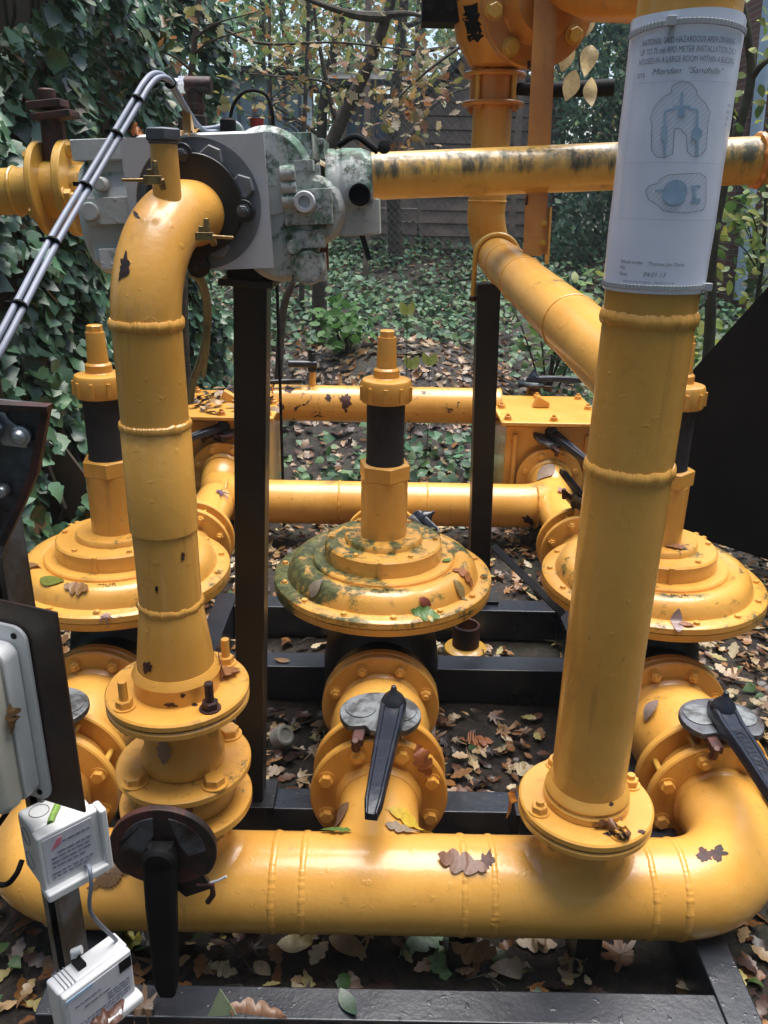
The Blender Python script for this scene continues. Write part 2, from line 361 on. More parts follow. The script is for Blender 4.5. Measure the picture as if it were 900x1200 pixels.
def valve(label, c, d, s, l, R=.135, plate_h=.215, pm='alu', L=.44, th=.08, group=None, pr=.104, mat='yellow', lw=1.0, text=None, pawl=True, loff=(0, 0, 0)):
    c, d, s, l = V(c), V(d).normalized(), V(s).normalized(), V(l).normalized()
    root = thing('butterfly_valve', label, 'valve', c, group)
    b = MB().lathe([(R-.05, -th/2), (R-.006, -th/2), (R, -th/2+.006), (R, th/2-.006), (R-.006, th/2), (R-.05, th/2)], c, d, 48)
    b.cyl(c+s*(R-.02), c+s*(plate_h-.012), .042, .034, 24)
    part('body', b, M[mat], root, bevel=0, moss=.5)
    e = l.cross(s).normalized(); o = c+s*(plate_h-.012)
    # quadrant plate: rounded shield with two flattened lobes
    pl = []
    for i in range(40):
        a = 2*PI*i/40; r = pr*(1.0+.04*math.cos(2*a)); x, y = r*math.cos(a), r*.95*math.sin(a)
        if y > .045*1.2+abs(x)*.25: y = .045*1.2+abs(x)*.25 if y < pr*.9 else y*.86
        pl.append((x, y))
    P = MB().prism(pl, o, e, l, s*.018)
    p = part('position_plate', P, M[pm], root, bevel=.003)
    for sx_ in (-1, 1):
        d_ = o+e*(sx_*pr*.52)-l*pr*.12+s*.0178; part('quadrant_lobe', MB().prism([(pr*.40*math.cos(a), pr*.44*math.sin(a)) for a in np.linspace(0, 2*PI, 25)[:-1]], d_, e, l, s*.0035), M['alu'], p, bevel=.001)
    nb = MB(); nb.box(o-s*.018+l*.01, (.10, .07, .03), Matrix((e, l, s)).transposed()); part('neck_block', nb, M['rustdark'], root, bevel=.004)
    # lever: tapered bar with a domed boss and a peak
    o2 = o+s*.018+V(loff); w0, w1 = .034*lw, .019*lw; n = 12; vs = []; fs = []
    sec = [(-1, 0), (-1, .75), (-.86, 1), (-.64, 1), (-.54, .86), (.54, .86), (.64, 1), (.86, 1), (1, .75), (1, 0)]
    m = len(sec)
    for k in range(n+1):
        t = k/n; y = -.045+t*(L+.045)
        w = (w0+(w1-w0)*max(0, t-.12)/.88)*(1 if k not in (0, n) else .72); hgt = (.036 if t < .2 else .030)*(1 if k not in (0, n) else .7)
        lift = .012*min(1, t*2.2)
        for (a, z) in sec: vs.append(o2+e*(a*w)+l*y+s*(lift+z*hgt))
    for k in range(n):
        for i in range(m):
            j = (i+1) % m; fs.append((k*m+i, k*m+j, (k+1)*m+j, (k+1)*m+i))
    fs += [tuple(range(m-1, -1, -1)), tuple(n*m+i for i in range(m))]
    lv = MB().add(vs, fs)
    lv.lathe([(.034*lw, 0), (.034*lw, .034), (.026*lw, .05), (.010, .066), (.006, .082), (0, .083)], o2, s, 24)
    lo = part('lever', lv, M['lever'], root, bevel=.003)
    if pawl:
        q = MB(); q.box(o+e*.045+l*.085-s*.004, (.03, .05, .022), Matrix((e, l, s)).transposed()); q.cyl(o+e*.05+l*.10-s*.03, o+e*.05+l*.115+s*.008, .012, .009, 14)
        part('latch', q, M['rustdark'], root, bevel=.003)
    if text:
        tv, tf = text2d(text, .034, spacing=1.05); wmax = max(p[0] for p in tv)
        tm = MB(); tm.add([o2+s*.0390+l*(.10+p[0])+e*(-(p[1]-.012)*-1) for p in tv], tf)
        part('lettering', tm, M['black'], lo)
    return root
AX, YF = .225, 1.465
XR = (-.885, 0.0, .905)
Z3 = V((0, 0, 1)); Y3 = V((0, 1, 0)); X3 = V((1, 0, 0))
RB = .219
SIDE = ('left run behind brown plate', 'middle run', 'right run')
# ------------------------------------------------------------------ front manifold
fm = thing('manifold_pipe', 'fat yellow front pipe lying across the foreground with both ends bent back', 'pipe', (0, YF, AX-.11))
path = [V((XR[0], 1.752, AX)), V((XR[0], YF+RB, AX))]
path += [p for p in arc((XR[0]+RB, YF+RB, AX), (-RB, 0, 0), (0, -RB, 0))][1:]
path += [V((x, YF, AX)) for x in np.linspace(XR[0]+RB+.05, XR[2]-RB-.05, 24)]
path += arc((XR[2]-RB, YF+RB, AX), (0, -RB, 0), (RB, 0, 0))
path += [V((XR[2], 1.752, AX))]
b = MB().tube(path, .11, 56)
b.lathe([(.104, .02), (.104, .29)], (0, YF, AX), (0, 1, 0), 64); fillet(b, (0, YF, AX), (0, 1, 0), (1, 0, 0), .11, .104, .055, .005)
b.lathe([(.084, .04), (.084, .22)], (.462, YF, AX), (0, 0, 1), 64); fillet(b, (.462, YF, AX), (0, 0, 1), (1, 0, 0), .11, .084, .05, .022)
b.lathe([(.084, .04), (.084, .235)], (-.43, YF, AX), (0, 0, 1), 64); fillet(b, (-.43, YF, AX), (0, 0, 1), (1, 0, 0), .11, .084, .045, .022)
part('pipe', b, M['yellow'], fm, rust=.03)
for px in (316, 352, 547, 583, 775, 808):
    x = W(px, 1035, YF-.1).x
    if px == 808: x = XR[2]-RB+.008
    part('weld_bead', MB().ring((x, YF, AX), (1, 0, 0), .1090, .0085, 300, 8, .24, .42, 70), M['yellow'], fm)
for i, x in enumerate(XR):
    flange(fm, (x, 1.782, AX), (0, -1, 0), .185, .026, .106, 8, PI/8, ('head', 'head', 'nut'), s=1.15)
flange(fm, (.462, YF, .482-.04), (0, 0, 1), .1475, .018, None, 4, PI/4, 'nut', side=-1)
flange(fm, (-.43, YF, .452), (0, 0, 1), .1445, .024, None, 4, PI/4, 'nut', side=-1, moss=.3)
# ------------------------------------------------------------------ the three runs
for i, x in enumerate(XR):
    valve('butterfly valve with navy lever on the '+SIDE[i]+', behind the front pipe', (x, 1.818, AX), (0, 1, 0), (0, 0, 1),
          (-.12 if i == 1 else -.02, -1, 0), group='butterfly valves on the front runs', L=(.40, .42, .40)[i], plate_h=.222,
          text='KEYSTONE' if i == 2 else None, pm='rustgrey' if i == 2 else 'alu', loff=(.034 if i == 1 else 0, 0, 0))
    sp = thing('spool_pipe', 'flanged yellow pipe between valve and regulator, '+SIDE[i], 'pipe', (x, 1.86, AX-.185), 'flanged pipes between valves and regulators')
    b = MB().lathe([(.118, 0), (.128, .05), (.150, .15), (.150, .19), (.138, .235), (.118, .27), (.113, .31)], (x, 1.88, AX), (0, 1, 0), 56) if i != 1 else \
        MB().lathe([(.125, 0), (.142, .08), (.150, .17), (.146, .22), (.125, .265), (.12, .31)], (x, 1.88, AX), (0, 1, 0), 56)
    part('pipe', b, M['yellow'], sp, moss=.22 if i != 0 else .1)
    flange(sp, (x, 1.882, AX), (0, -1, 0), .185, .026, None, 8, PI/8, 'nut', side=-1)
    flange(sp, (x, 2.19, AX), (0, -1, 0), .185, .026, .120, 8, PI/8, 'nut', s=1.05, rust=.1)
    for a in ringpts((x, 1.784, AX), (0, 1, 0), .152, 8, PI/8):
        sb = MB().cyl(a, a+Y3*.075, .0085, n=12)
        part('stud', sb, M['ochre'], sp)
    # ---------------- regulator
    YR = 2.48
    rg = thing('pressure_regulator', ('yellow domed pressure regulator at the left, partly behind the bent riser pipe', 'yellow domed regulator in the middle, its wide disc streaked with green algae',
               'yellow domed regulator at the right, partly behind the pipe with the notice')[i], 'pressure regulator', (x, YR, 0), 'pressure regulators in a row')
    z0 = .556; mo = (.24, .80, .5)[i]
    b = MB()
    b.lathe([(.12, -.26), (.185, -.2), (.20, -.12), (.20, .0), (.185, .10), (.13, .16), (.11, .24)], (x, YR, AX), (0, 0, 1), 40)
    b.lathe([(.17, -.26), (.17, -.20), (.13, -.12), (.13, .12), (.17, .20), (.17, .27)], (x, YR, AX), (0, 1, 0), 40)
    b.lathe([(.17, z0-.15), (.19, z0-.12), (.20, z0-.06), (.30, z0-.052)], (x, YR, 0), (0, 0, 1), 56)
    part('valve_body', b, M['black'], rg)
    fl = MB().lathe([(.10, 2.192), (.181, 2.192), (.185, 2.196), (.185, 2.216), (.181, 2.22), (.10, 2.22)], (x, 0, AX), (0, 1, 0), 56)
    part('body_flange', fl, M['yellow'], rg); fl = MB()
    fl.lathe([(.10, 2.74), (.181, 2.74), (.185, 2.744), (.185, 2.764), (.181, 2.768), (.10, 2.768)], (x, 0, AX), (0, 1, 0), 56)
    part('body_flange', fl, M['yellow'], rg)
    b = MB().lathe([(.20, z0-.055), (.355, z0-.052), (.363, z0-.046), (.3645, z0-.026), (.360, z0-.0255), (.360, z0-.022), (.3645, z0-.0215), (.363, z0-.005), (.357, z0), (.320, z0+.002), (.316, z0+.014), (.308, z0+.034), (.294, z0+.052), (.275, z0+.061), (.256, z0+.0605), (.242, z0+.054), (.235, z0+.050),
                    (.2345, z0+.058), (.230, z0+.063), (.196, z0+.064)], (x, YR, 0), (0, 0, 1), 96)
    dc = part('diaphragm_case', b, M['yellowdome'], rg, moss=mo, moss_side=.20 if i == 1 else .0)
    for k, p in enumerate(ringpts((x, YR, z0), (0, 0, 1), .337, 14, .1)):
        put_bolt('head', dc, p, Z3, 'yellow', .62, moss=mo*.5)
    b = MB().lathe([(.196, z0+.063), (.194, z0+.112), (.188, z0+.118), (.130, z0+.119), (.128, z0+.134), (.124, z0+.138), (.078, z0+.139)], (x, YR, 0), (0, 0, 1), 72)
    for a in (-PI/2-.05, -PI/2+2.1, -PI/2-2.1, .35, PI-.4):
        b.box((x+.195*math.cos(a), YR+.195*math.sin(a), z0+.091), (.012, .014, .054), Matrix.Rotation(a, 3, 'Z'))
    tc = part('top_cover', b, M['yellowdome'], rg, bevel=0, moss=mo*.9, moss_side=.08 if i == 1 else 0.)
    for k, p in enumerate(ringpts((x, YR, z0+.118), (0, 0, 1), .172, 6, -PI/2)): put_bolt('head', tc, p, Z3, 'yellow', .55, moss=mo*.6)
    # raised casting marks on the tier and the dome
    def ringtext(s, r, z, size, a0, flat=True):
        tv, tf = text2d(s, size); w = max(p[0] for p in tv); mb = MB(); nv = len(tv)
        for hh in (0, .0028):
            for p in tv:
                a = a0+(p[0]-w/2)/r; rr = r+p[1]
                mb.v.append(V((x+rr*math.cos(a), YR+rr*math.sin(a), z+hh-(0 if flat else p[1]*.0))))
        mb.f += [tuple(i+nv for i in f) for f in tf]
        for f in tf:
            for q in range(len(f)): mb.f.append((f[q], f[(q+1) % len(f)], f[(q+1) % len(f)]+nv, f[q]+nv))
        return mb
    tv, tf = text2d('MUR', .024, spacing=1.15); w = max(p[0] for p in tv); mb = MB(); nv = len(tv)
    for hh in (0, .0022):
        for p in tv:
            a = -PI/2+(.18 if i == 0 else -.02)+(p[0]-w/2)/.27; rr = .262-p[1]*-1-.0; rr = .250+(.030-p[1])*1.0
            mb.v.append(V((x+rr*math.cos(a), YR+rr*math.sin(a), z0+.0612-max(0, rr-.262)**1.5*1.6+hh)))
    mb.f += [tuple(k+nv for k in f) for f in tf]
    for f in tf:
        for q in range(len(f)): mb.f.append((f[q], f[(q+1) % len(f)], f[(q+1) % len(f)]+nv, f[q]+nv))
    part('cast_lettering', mb, M['yellowdome'], dc, moss=mo*.7, moss_side=.2 if i == 1 else 0.)
    b = MB().lathe([(.076, z0+.137), (.076, .888)], (x, YR, 0), (0, 0, 1), 48)
    part('spring_tower', b, M['yellow'], rg, moss=mo*.3)
    b = MB().hexa((x, YR, .889), (0, 0, 1), .085, .050, .2, .06); part('hex_collar', b, M['yellow'], rg, bevel=.002)
    b = MB().lathe([(.062, .936), (.060, .95), (.059, 1.02), (.060, 1.10), (.060, 1.142)], (x, YR, 0), (0, 0, 1), 40); part('sleeve', b, M['sleeve'], rg)
    b = MB().lathe([(.062, 1.138), (.076, 1.138), (.078, 1.142), (.078, 1.198), (.074, 1.207), (.052, 1.212)], (x, YR, 0), (0, 0, 1), 64)
    for k in range(10):
        a = 2*PI*k/10+.3; b.box((x+.079*math.cos(a), YR+.079*math.sin(a), 1.168), (.010, .011, .044), Matrix.Rotation(a, 3, 'Z'))
    part('cap_ring', b, M['yellow'], rg, bevel=.001)
    b = MB().lathe([(.052, 1.205), (.040, 1.214), (.040, 1.236), (.036, 1.241), (.032, 1.243), (.0275, 1.335)], (x, YR, 0), (0, 0, 1), 40)
    b.hexa((x, YR, 1.334), (0, 0, 1), .0245, .022); part('adjuster_cap', b, M['yellow'], rg, rust=.05)
    # ---------------- outlet spool to the middle manifold
    os_ = thing('outlet_pipe', 'flanged yellow pipe behind the regulator disc, '+SIDE[i], 'pipe', (x, 2.77, AX-.185), 'flanged pipes behind the regulators')
    part('pipe', MB().cyl((x, 2.77, AX), (x, 4.0, AX), .105, n=48), M['yellow'], os_)
    flange(os_, (x, 2.796, AX), (0, -1, 0), .185, .026, None, 8, PI/8, 'nut', side=-1)
    flange(os_, (x, 3.40, AX), (0, 1, 0), .185, .026, None, 8, PI/8, 'nut', side=-1)
    flange(os_, (x, 3.50, AX), (0, 1, 0), .185, .026, None, 8, PI/8, 'nut', side=1)
    for a in ringpts((x, 3.42, AX), (0, 1, 0), .152, 8, PI/8): part('stud', MB().cyl(a, a+Y3*.09, .0085, n=10), M['ochre'], os_)
valve('butterfly valve with an upright black lever between right regulator and middle pipe', (XR[2], 3.463, AX), (0, 1, 0), (0, 0, 1), (-.5, -.3, .6), L=.22, R=.13, th=.068, group='butterfly valves behind the regulators')
valve('butterfly valve with black lever behind the middle regulator disc', (XR[1], 3.463, AX), (0, 1, 0), (.8, 0, .6), (.3, -.4, -.2), L=.10, R=.13, th=.068, group='butterfly valves behind the regulators', plate_h=.2, pr=.05)
# ------------------------------------------------------------------ middle manifold
YM = 4.02; RM = .22; XM = (-.90, .92)
mm = thing('manifold_pipe', 'plain yellow pipe running across behind the three regulators, both ends bent away', 'pipe', (0, YM, AX-.115))
pt = [V((XM[0], YM+RM+.06, AX+.05)), V((XM[0], YM+RM, AX+.03))]+arc((XM[0]+RM, YM+RM, AX), (-RM, 0, 0), (0, -RM, 0))[1:]
pt += [V((x, YM, AX)) for x in np.linspace(XM[0]+RM+.05, XM[1]-RM-.05, 14)]+arc((XM[1]-RM, YM+RM, AX), (0, -RM, 0), (RM, 0, 0))[:-1]+[V((XM[1], YM+RM, AX+.03)), V((XM[1], YM+RM+.06, AX+.05))]
part('pipe', MB().tube(pt, .115, 48), M['yellow'], mm, rust=.1, moss=.1)
for px in (268, 398, 500, 628):
    part('weld_bead', MB().ring((W(px, 590, YM).x, YM, AX), (1, 0, 0), .1145, .005, 90, 8, .5), M['yellow'], mm)
for x in XM: flange(mm, (x, YM+RM+.085, AX+.05), (0, -1, 0), .185, .026, .115, 8, PI/8, 'head')
# ------------------------------------------------------------------ filter boxes and rear pipe
for sgn, x in ((-1, XM[0]), (1, XM[1])):
    side = 'left' if sgn < 0 else 'right'
    valve('butterfly valve with '+('rusty quadrant and grey lever below the leaf strewn box' if sgn < 0 else 'silver quadrant and black lever below the flat box lid'), (x, YM+RM+.125, AX+.05), (0, 1, 0), (0, 0, 1),
          (-.7, -.7, -.15) if sgn < 0 else (.55, -.75, -.35), L=.30, R=.13, th=.07, pm='rustdark' if sgn < 0 else 'alu', plate_h=.235)
    fb = thing('filter_box', 'square yellow filter box, its bolted lid '+('strewn with leaves beside the ivy' if sgn < 0 else 'clean, just left of the notice pipe'), 'filter box', (x, 4.65, 0), 'square filter boxes on the rear pipe')
    zt = .60; y0, y1 = 4.30, 4.92
    flange(fb, (x, YM+RM+.165, AX+.05), (0, 1, 0), .185, .026, None, 8, PI/8, 'head', side=-1)
    b = MB().box((x, (y0+y1)/2+.02, zt/2-.01), (.50, y1-y0-.08, zt-.04)); b.cyl((x, YM+RM+.18, AX+.05), (x, y0+.1, AX+.05), .11, n=40)
    for xx in (-.2, .2): b.box((x+xx, y0+.055, .28), (.03, .05, .5))
    part('body', b, M['yellow'], fb, bevel=.01, rust=.2)
    b = MB().box((x, (y0+y1)/2, zt), (.58, y1-y0+.04, .022)); b.prism([(-.05, 0), (.05, 0), (.05, .03), (-.02, .07)], (x-.02, 4.62, zt+.012), (1, 0, 0), (0, 0, 1), (0, .05, 0))
    ld = part('lid', b, M['yellow'], fb, bevel=.006, rust=.12)
    for (dx, dy) in ((-.25, -.27), (0, -.28), (.25, -.27), (-.25, 0), (.25, 0), (-.25, .26), (0, .27), (.25, .26)):
        put_bolt('nut', ld, (x+dx, 4.61+dy, zt+.011), Z3, 'orange' if (dx+dy) < .1 else 'yellow', 1.25)
YB, ZB = 4.75, zy(474, 4.75)
rp = thing('rear_pipe', 'rearmost yellow pipe with dark paint flakes and a small black cock on top', 'pipe', (0, YB, ZB-.11))
part('pipe', MB().cyl((XM[0]+.24, YB, ZB), (XM[1]-.24, YB, ZB), .107, n=48), M['yellow'], rp, rust=.62)
for px in (318, 585): part('weld_bead', MB().ring((W(px, 474, YB).x, YB, ZB), (1, 0, 0), .1065, .005, 80, 8, .4), M['yellow'], rp)
xc = W(366, 440, YB).x
part('test_point', MB().cyl((xc, YB, ZB+.095), (xc, YB, ZB+.19), .022, .018, 20, .002), M['yellow'], rp)
ck = MB().cyl((xc, YB, ZB+.19), (xc, YB, ZB+.30), .026, .022, 20, .003); ck.cyl((xc-.14, YB-.01, ZB+.235), (xc+.03, YB-.01, ZB+.235), .021, n=18, bev=.003); ck.hexa((xc, YB, ZB+.30), (0, 0, 1), .024, .02)
ckp = part('cock', ck, M['lever'], rp)
part('handle', MB().tube([(xc-.06, YB-.03, ZB+.14), (xc-.3, YB-.05, ZB+.13)], [.017, .014], 14), M['black'], ckp)
valve('small lever valve standing behind the right filter box lid', (XM[1], 5.04, .47), (0, 1, 0), (0, 0, 1), (1, -.15, 0), L=.30, R=.13, pm='lever', plate_h=.20)
# ------------------------------------------------------------------ right riser with notice
XRR = .462
rr = thing('riser_pipe', 'tall straight yellow riser pipe carrying the paper notice', 'pipe', (XRR, YF, .48))
b = MB().lathe([(.080, .485), (.0795, 2.2)], (XRR, YF, 0), (0, 0, 1), 64)
part('pipe', b, M['yellow'], rr, rust=-.05)
for py in (372, 556): part('weld_bead', MB().ring((XRR, YF, zy(py, YF-.07)), (0, 0, 1), .0790, .0130, 260, 10, .26, .48, 45), M['yellow'], rr)
b = MB().lathe([(.0795, .535), (.089, .522), (.092, .514), (.089, .506), (.094, .500), (.094, .485)], (XRR, YF, 0), (0, 0, 1), 64)
part('weld_collar', b, M['yellow'], rr)
f = flange(rr, (XRR, YF, .463), (0, 0, 1), .1475, .02, None, 8, PI/8, 'nut', s=1.1, rust=.13, skip=(1, 3, 5, 7))
# ------------------------------------------------------------------ paper notice wrapped on the riser
RP = .0825; zp0, zp1 = 1.583, 1.993
vd = V((-XRR, -YF, 0)).normalized(); rt = V((-vd.y, vd.x, 0))
def cyl(s, z, off=0):
    fl = max(0, abs(s)-.118); a = (s if abs(s) < .118 else math.copysign(.118, s))/RP
    t = -vd*math.sin(a)+rt*math.cos(a)
    p = V((XRR, YF, z))+(vd*math.cos(a)+rt*math.sin(a))*(RP+off)
    return p+t*math.copysign(fl, s)
no = thing('notice', 'pale paper notice with pipe drawings wrapped round the tall riser pipe', 'notice', (XRR, YF, zp0))
sl, sr = -.140, .150; n = 60; vs = []; fs = []
for off in (0, .0012):
    for k in range(n+1):
        s = sl+(sr-sl)*k/n
        for z in np.linspace(zp0, zp1, 9): vs.append(cyl(s, z+.004*math.sin(s*30)*(z-zp0), off+.0006*math.sin(z*40+s*20)))
m = 9; half = (n+1)*m
for k in range(n):
    for j in range(m-1):
        q = (k*m+j, (k+1)*m+j, (k+1)*m+j+1, k*m+j+1); fs.append(q[::-1]); fs.append(tuple(i+half for i in q))
for k in range(n):
    for j in (0, m-1): fs.append((k*m+j, (k+1)*m+j, (k+1)*m+j+half, k*m+j+half))
for j in range(m-1):
    for k in (0, n): fs.append((k*m+j, k*m+j+1, k*m+j+1+half, k*m+j+half))
sheet = part('sheet', MB().add(vs, fs), M['paper'], no)
def zpx(py): return zp0+(335-py)/(335-18)*(zp1-zp0)
def put_text(mb, s, s0, z, size, shear=0, sp=1.0, tilt=0, rot90=False, width=None):
    tv, tf = text2d(s, size, shear, sp); k = 1
    if width: k = width/max(p[0] for p in tv)
    if rot90: mb.add([cyl(s0-p[1], z+p[0]*k, .0026) for p in tv], tf)
    else: mb.add([cyl(s0+p[0]*k, z+p[1]+tilt*p[0], .0026) for p in tv], tf)
def strip(mb, pts, w=.0011, off=.0026):
    for a, b in zip(pts, pts[1:]):
        a, b = np.array(a, float), np.array(b, float); d = b-a; L = np.hypot(*d)
        if L < 1e-7: continue
        q = np.array((-d[1], d[0]))/L*w/2; nn = max(1, int(L/.012))
        for i in range(nn):
            p0 = a+d*i/nn; p1 = a+d*(i+1)/nn
            mb.add([cyl(*(p0-q), off), cyl(*(p1-q), off), cyl(*(p1+q), off), cyl(*(p0+q), off)], [(0, 1, 2, 3)])
tx = MB()
put_text(tx, 'NATIONAL GRID HAZARDOUS AREA DRAWING -', -.068, zpx(52), .0115, width=.155)
put_text(tx, 'UP TO 75 mb RPD METER INSTALLATION ONLY', -.069, zpx(62), .0115, width=.160)
put_text(tx, 'HOUSED IN A LARGE ROOM WITHIN A BUILDING', -.070, zpx(72), .0115, width=.160)
put_text(tx, 'SITE', -.071, zpx(86), .009)
part('printed_title', tx, M['ink'], sheet); tx = MB()
put_text(tx, 'Work order', -.060, zpx(299), .008); put_text(tx, 'No', -.060, zpx(306), .008); put_text(tx, 'Date', -.060, zpx(314), .008)
put_text(tx, 'Thomas Jan Davis', -.012, zpx(300), .008)
put_text(tx, 'National Grid Property   Hazardous area', -.052, zpx(321.5), .0045, width=.085)
part('printed_footer', tx, M['ink'], sheet); tx = MB()
for k in range(4): put_text(tx, ('zone 2', 'zone 1', 'scale', 'nts')[k], .090, zpx(116+7*k), .006)
part('printed_key', tx, M['ink'], sheet)
hw = MB(); put_text(hw, 'Morden  "Sandhills"', -.044, zpx(84), .0115, .35, width=.110); put_text(hw, '04.01.13', -.018, zpx(313.5), .010, .3)
part('handwriting', hw, M['ink'], sheet)
dr = MB()
def sx(px, py, k=1.0):                # notice-drawing pixel -> surface coordinate
    c = 806-(py-20)*.1313+1.5; r = 59-(py-20)*.0115
    return RP*math.asin(max(-.97, min(.97, (px-c)/r)))+.003, zpx(py)
o1 = [(790, 96), (797, 92.5), (806, 94), (812, 101), (813, 107), (822, 116), (826, 125), (824, 136), (823, 150), (822, 165), (816, 172), (808, 173), (803, 168), (802, 150), (796, 143), (790, 143), (789, 160), (788, 170), (781, 174), (772, 174), (767, 166), (767, 150), (768, 140), (766, 130), (771, 118), (780, 108), (787, 105), (788, 99), (790, 96)]
o2 = [(783, 194), (815, 191), (822, 196), (822, 225), (819, 233), (800, 237), (778, 235), (772, 228), (763, 222), (760, 213), (764, 206), (772, 204), (776, 198), (783, 194)]
def inside(poly, x, y):
    c = False; j = len(poly)-1
    for i in range(len(poly)):
        (xi, yi), (xj, yj) = poly[i], poly[j]
        if (yi > y) != (yj > y) and x < (xj-xi)*(y-yi)/(yj-yi)+xi: c = not c
        j = i
    return c
for o in (o1, o2):
    ht = MB(); dr = MB()
    strip(dr, [sx(*p) for p in o], .0008)
    x0, x1 = min(p[0] for p in o), max(p[0] for p in o); y0, y1 = min(p[1] for p in o), max(p[1] for p in o)
    for c in np.arange(x0+y0, x1+y1, 5.5):
        run = None
        for t in np.arange(y0, y1, .8):
            x = c-t; ins = inside(o, x, t)
            if ins and run is None: run = (x, t)
            if run is not None and (not ins or t+.8 >= y1): strip(ht, [sx(*run), sx(x, t)], .0007, .0022); run = None
    part('hatching', ht, M['inkhatch'], sheet); part('drawing_outline', dr, M['ink'], sheet)
segs = (([(798, 104), (797, 128)], .004), ([(789, 120), (806, 119.5)], .004), ([(780, 172), (781, 124), (790, 122)], .0035), ([(804, 121), (813, 123), (813, 172)], .0035),
               ([(780, 140), (780, 156)], .0085), ([(797, 118), (797, 130)], .010), ([(806, 207), (816, 206)], .004), ([(810, 206), (810, 220)], .005), ([(806, 222), (816, 222)], .006), ([(770, 212), (782, 211)], .0035))
blues = [MB(), MB()]
for seg, w in segs: strip(blues[seg[0][1] > 185], [sx(*p) for p in seg], w, .003)
for (cx, cy, r) in ((812.5, 148, .0085), (790, 213.5, .0185)):
    c = sx(cx, cy); ring_ = [(c[0]+r*math.cos(t), c[1]+r*math.sin(t)) for t in np.linspace(0, 2*PI, 28)[:-1]]
    blues[cy > 185].add([cyl(c[0], c[1], .003)]+[cyl(*p, .003) for p in ring_], [(0, 1+i, 1+(i+1) % 27) for i in range(27)])
for bl in blues: part('blue_pipe_drawing', bl, M['inkblue'], sheet)
fr = MB(); strip(fr, [(-.075, zpx(92)), (.12, zpx(92))], .0006); strip(fr, [(-.075, zpx(180)), (.115, zpx(180))], .0006); strip(fr, [(-.075, zpx(245)), (.1, zpx(245))], .0006); strip(fr, [(-.078, zpx(78)), (-.078, zpx(248))], .0006)
part('ruled_lines', fr, M['inkhatch'], sheet)
for py, dz in ((34, .004), (327, 0)):
    zt = zpx(py); tp = [cyl(s, zt+dz*math.cos(s*20)+.01*s*(1 if py < 100 else .4), .004) for s in np.linspace(-.112, .118, 40)]
    t = MB()
    for q in range(39):
        a, b = tp[q], tp[q+1]; nrm = ((a+b)/2-V((XRR, YF, (a.z+b.z)/2))).normalized(); h = Z3*.0042
        t.add([a-h, b-h, b-h+nrm*.0018, a-h+nrm*.0018, a+h, b+h, b+h+nrm*.0018, a+h+nrm*.0018], [(0, 1, 5, 4), (3, 2, 6, 7), (2, 3, 0, 1), (6, 5, 4, 7), (1, 2, 6, 5)])
    hs = -.022 if py < 100 else .108
    hp = cyl(hs, zt+(dz if py < 100 else 0), .008); t.box(hp, (.014, .012, .013)); t.box(hp-Z3*.012, (.004, .004, .018))
    part('cable_tie', t, M['cord'], no, bevel=.001)
# ------------------------------------------------------------------ left riser with elbow
XL = -.4285; lr = thing('riser_pipe', 'yellow riser pipe at the left bending over at the top into the grey meter', 'pipe', (XL, YF, .75))
ztop, RE = 1.69, .19
yaw = math.radians(12); hd = V((math.sin(yaw), math.cos(yaw), 0))
zt = ztop-RE
el = [V((XL, YF, zt))+hd*(RE*(1-math.cos(t)))+Z3*(RE*math.sin(t)) for t in np.linspace(0, PI/2, 20)]
zs1, zs2 = zy(512, YF-.06), zy(638, YF-.06); z728 = zy(726, YF-.06); z390 = zy(390, YF-.06)
b = MB().tube([V((XL, YF, zs1-.02)), V((XL, YF, zt-.03))]+el+[el[-1]+hd*.05], .0615, 56)
part('upper_pipe', b, M['yellow'], lr, rust=.06)
ends = el[-1]
part('sleeve', MB().lathe([(.0615, zs1), (.0642, zs1-.004), (.0655, zs2+.002), (.062, zs2)], (XL, YF, 0), (0, 0, 1), 56), M['yellow'], lr)
part('lower_pipe', MB().lathe([(.0620, zs2+.01), (.0620, z728)], (XL, YF, 0), (0, 0, 1), 56), M['yellow'], lr, rust=.03)
part('reducer', MB().lathe([(.0615, z728+.003), (.064, z728-.01), (.0795, .815), (.0805, .80), (.0805, .77)], (XL, YF, 0), (0, 0, 1), 56), M['yellow'], lr, rust=.10)
part('weld_bead', MB().ring((XL, YF, z390), (0, 0, 1), .0610, .0100, 220, 10, .26, .55, 45), M['yellow'], lr)
part('weld_bead', MB().ring((XL, YF, zs1), (0, 0, 1), .0625, .0075, 200, 8, .3, .6, 45), M['yellow'], lr)
part('weld_bead', MB().ring((XL, YF, z728), (0, 0, 1), .0615, .0080, 160, 10, .40, .6), M['yellow'], lr)
part('weld_collar', MB().lathe([(.0805, .815), (.087, .806), (.091, .798), (.088, .790), (.0885, .76)], (XL, YF, 0), (0, 0, 1), 56), M['yellow'], lr)
flange(lr, (XL, YF, .742), (0, 0, 1), .1485, .018, None, 4, PI/4, ('tall', 'tall', 'tall', 'tall'), rust=.16, moss=.35, s=1.05)
for ob in [c for c in COL.objects if c.name.startswith('bolt') and c.parent and c.parent.parent is lr]:
    if ob.location.y < 0 and ob.location.x > 0:
        BM['tall', 'rustdark'] = bolt_mesh('tall'); BM['tall', 'rustdark'].materials.append(M['rustdark']); ob.data = BM['tall', 'rustdark']; ob['label'] = 'rusty brown stud'
nx = W(194, 200, 1.55); nz = W(194, 168, 1.55).z; b = MB().cyl((nx.x, 1.55, 1.69), (nx.x, 1.55, nz), .0255, .0235, 32, .002)
tp = part('test_nipple', b, M['yellow'], lr)
b = MB().lathe([(.024, 0), (.026, .003), (.026, .007), (.02, .009)], (nx.x, 1.55, nz-.002), (0, 0, 1), 32); b.hexa((nx.x, 1.55, nz+.005), (0, 0, 1), .033, .019, .3)
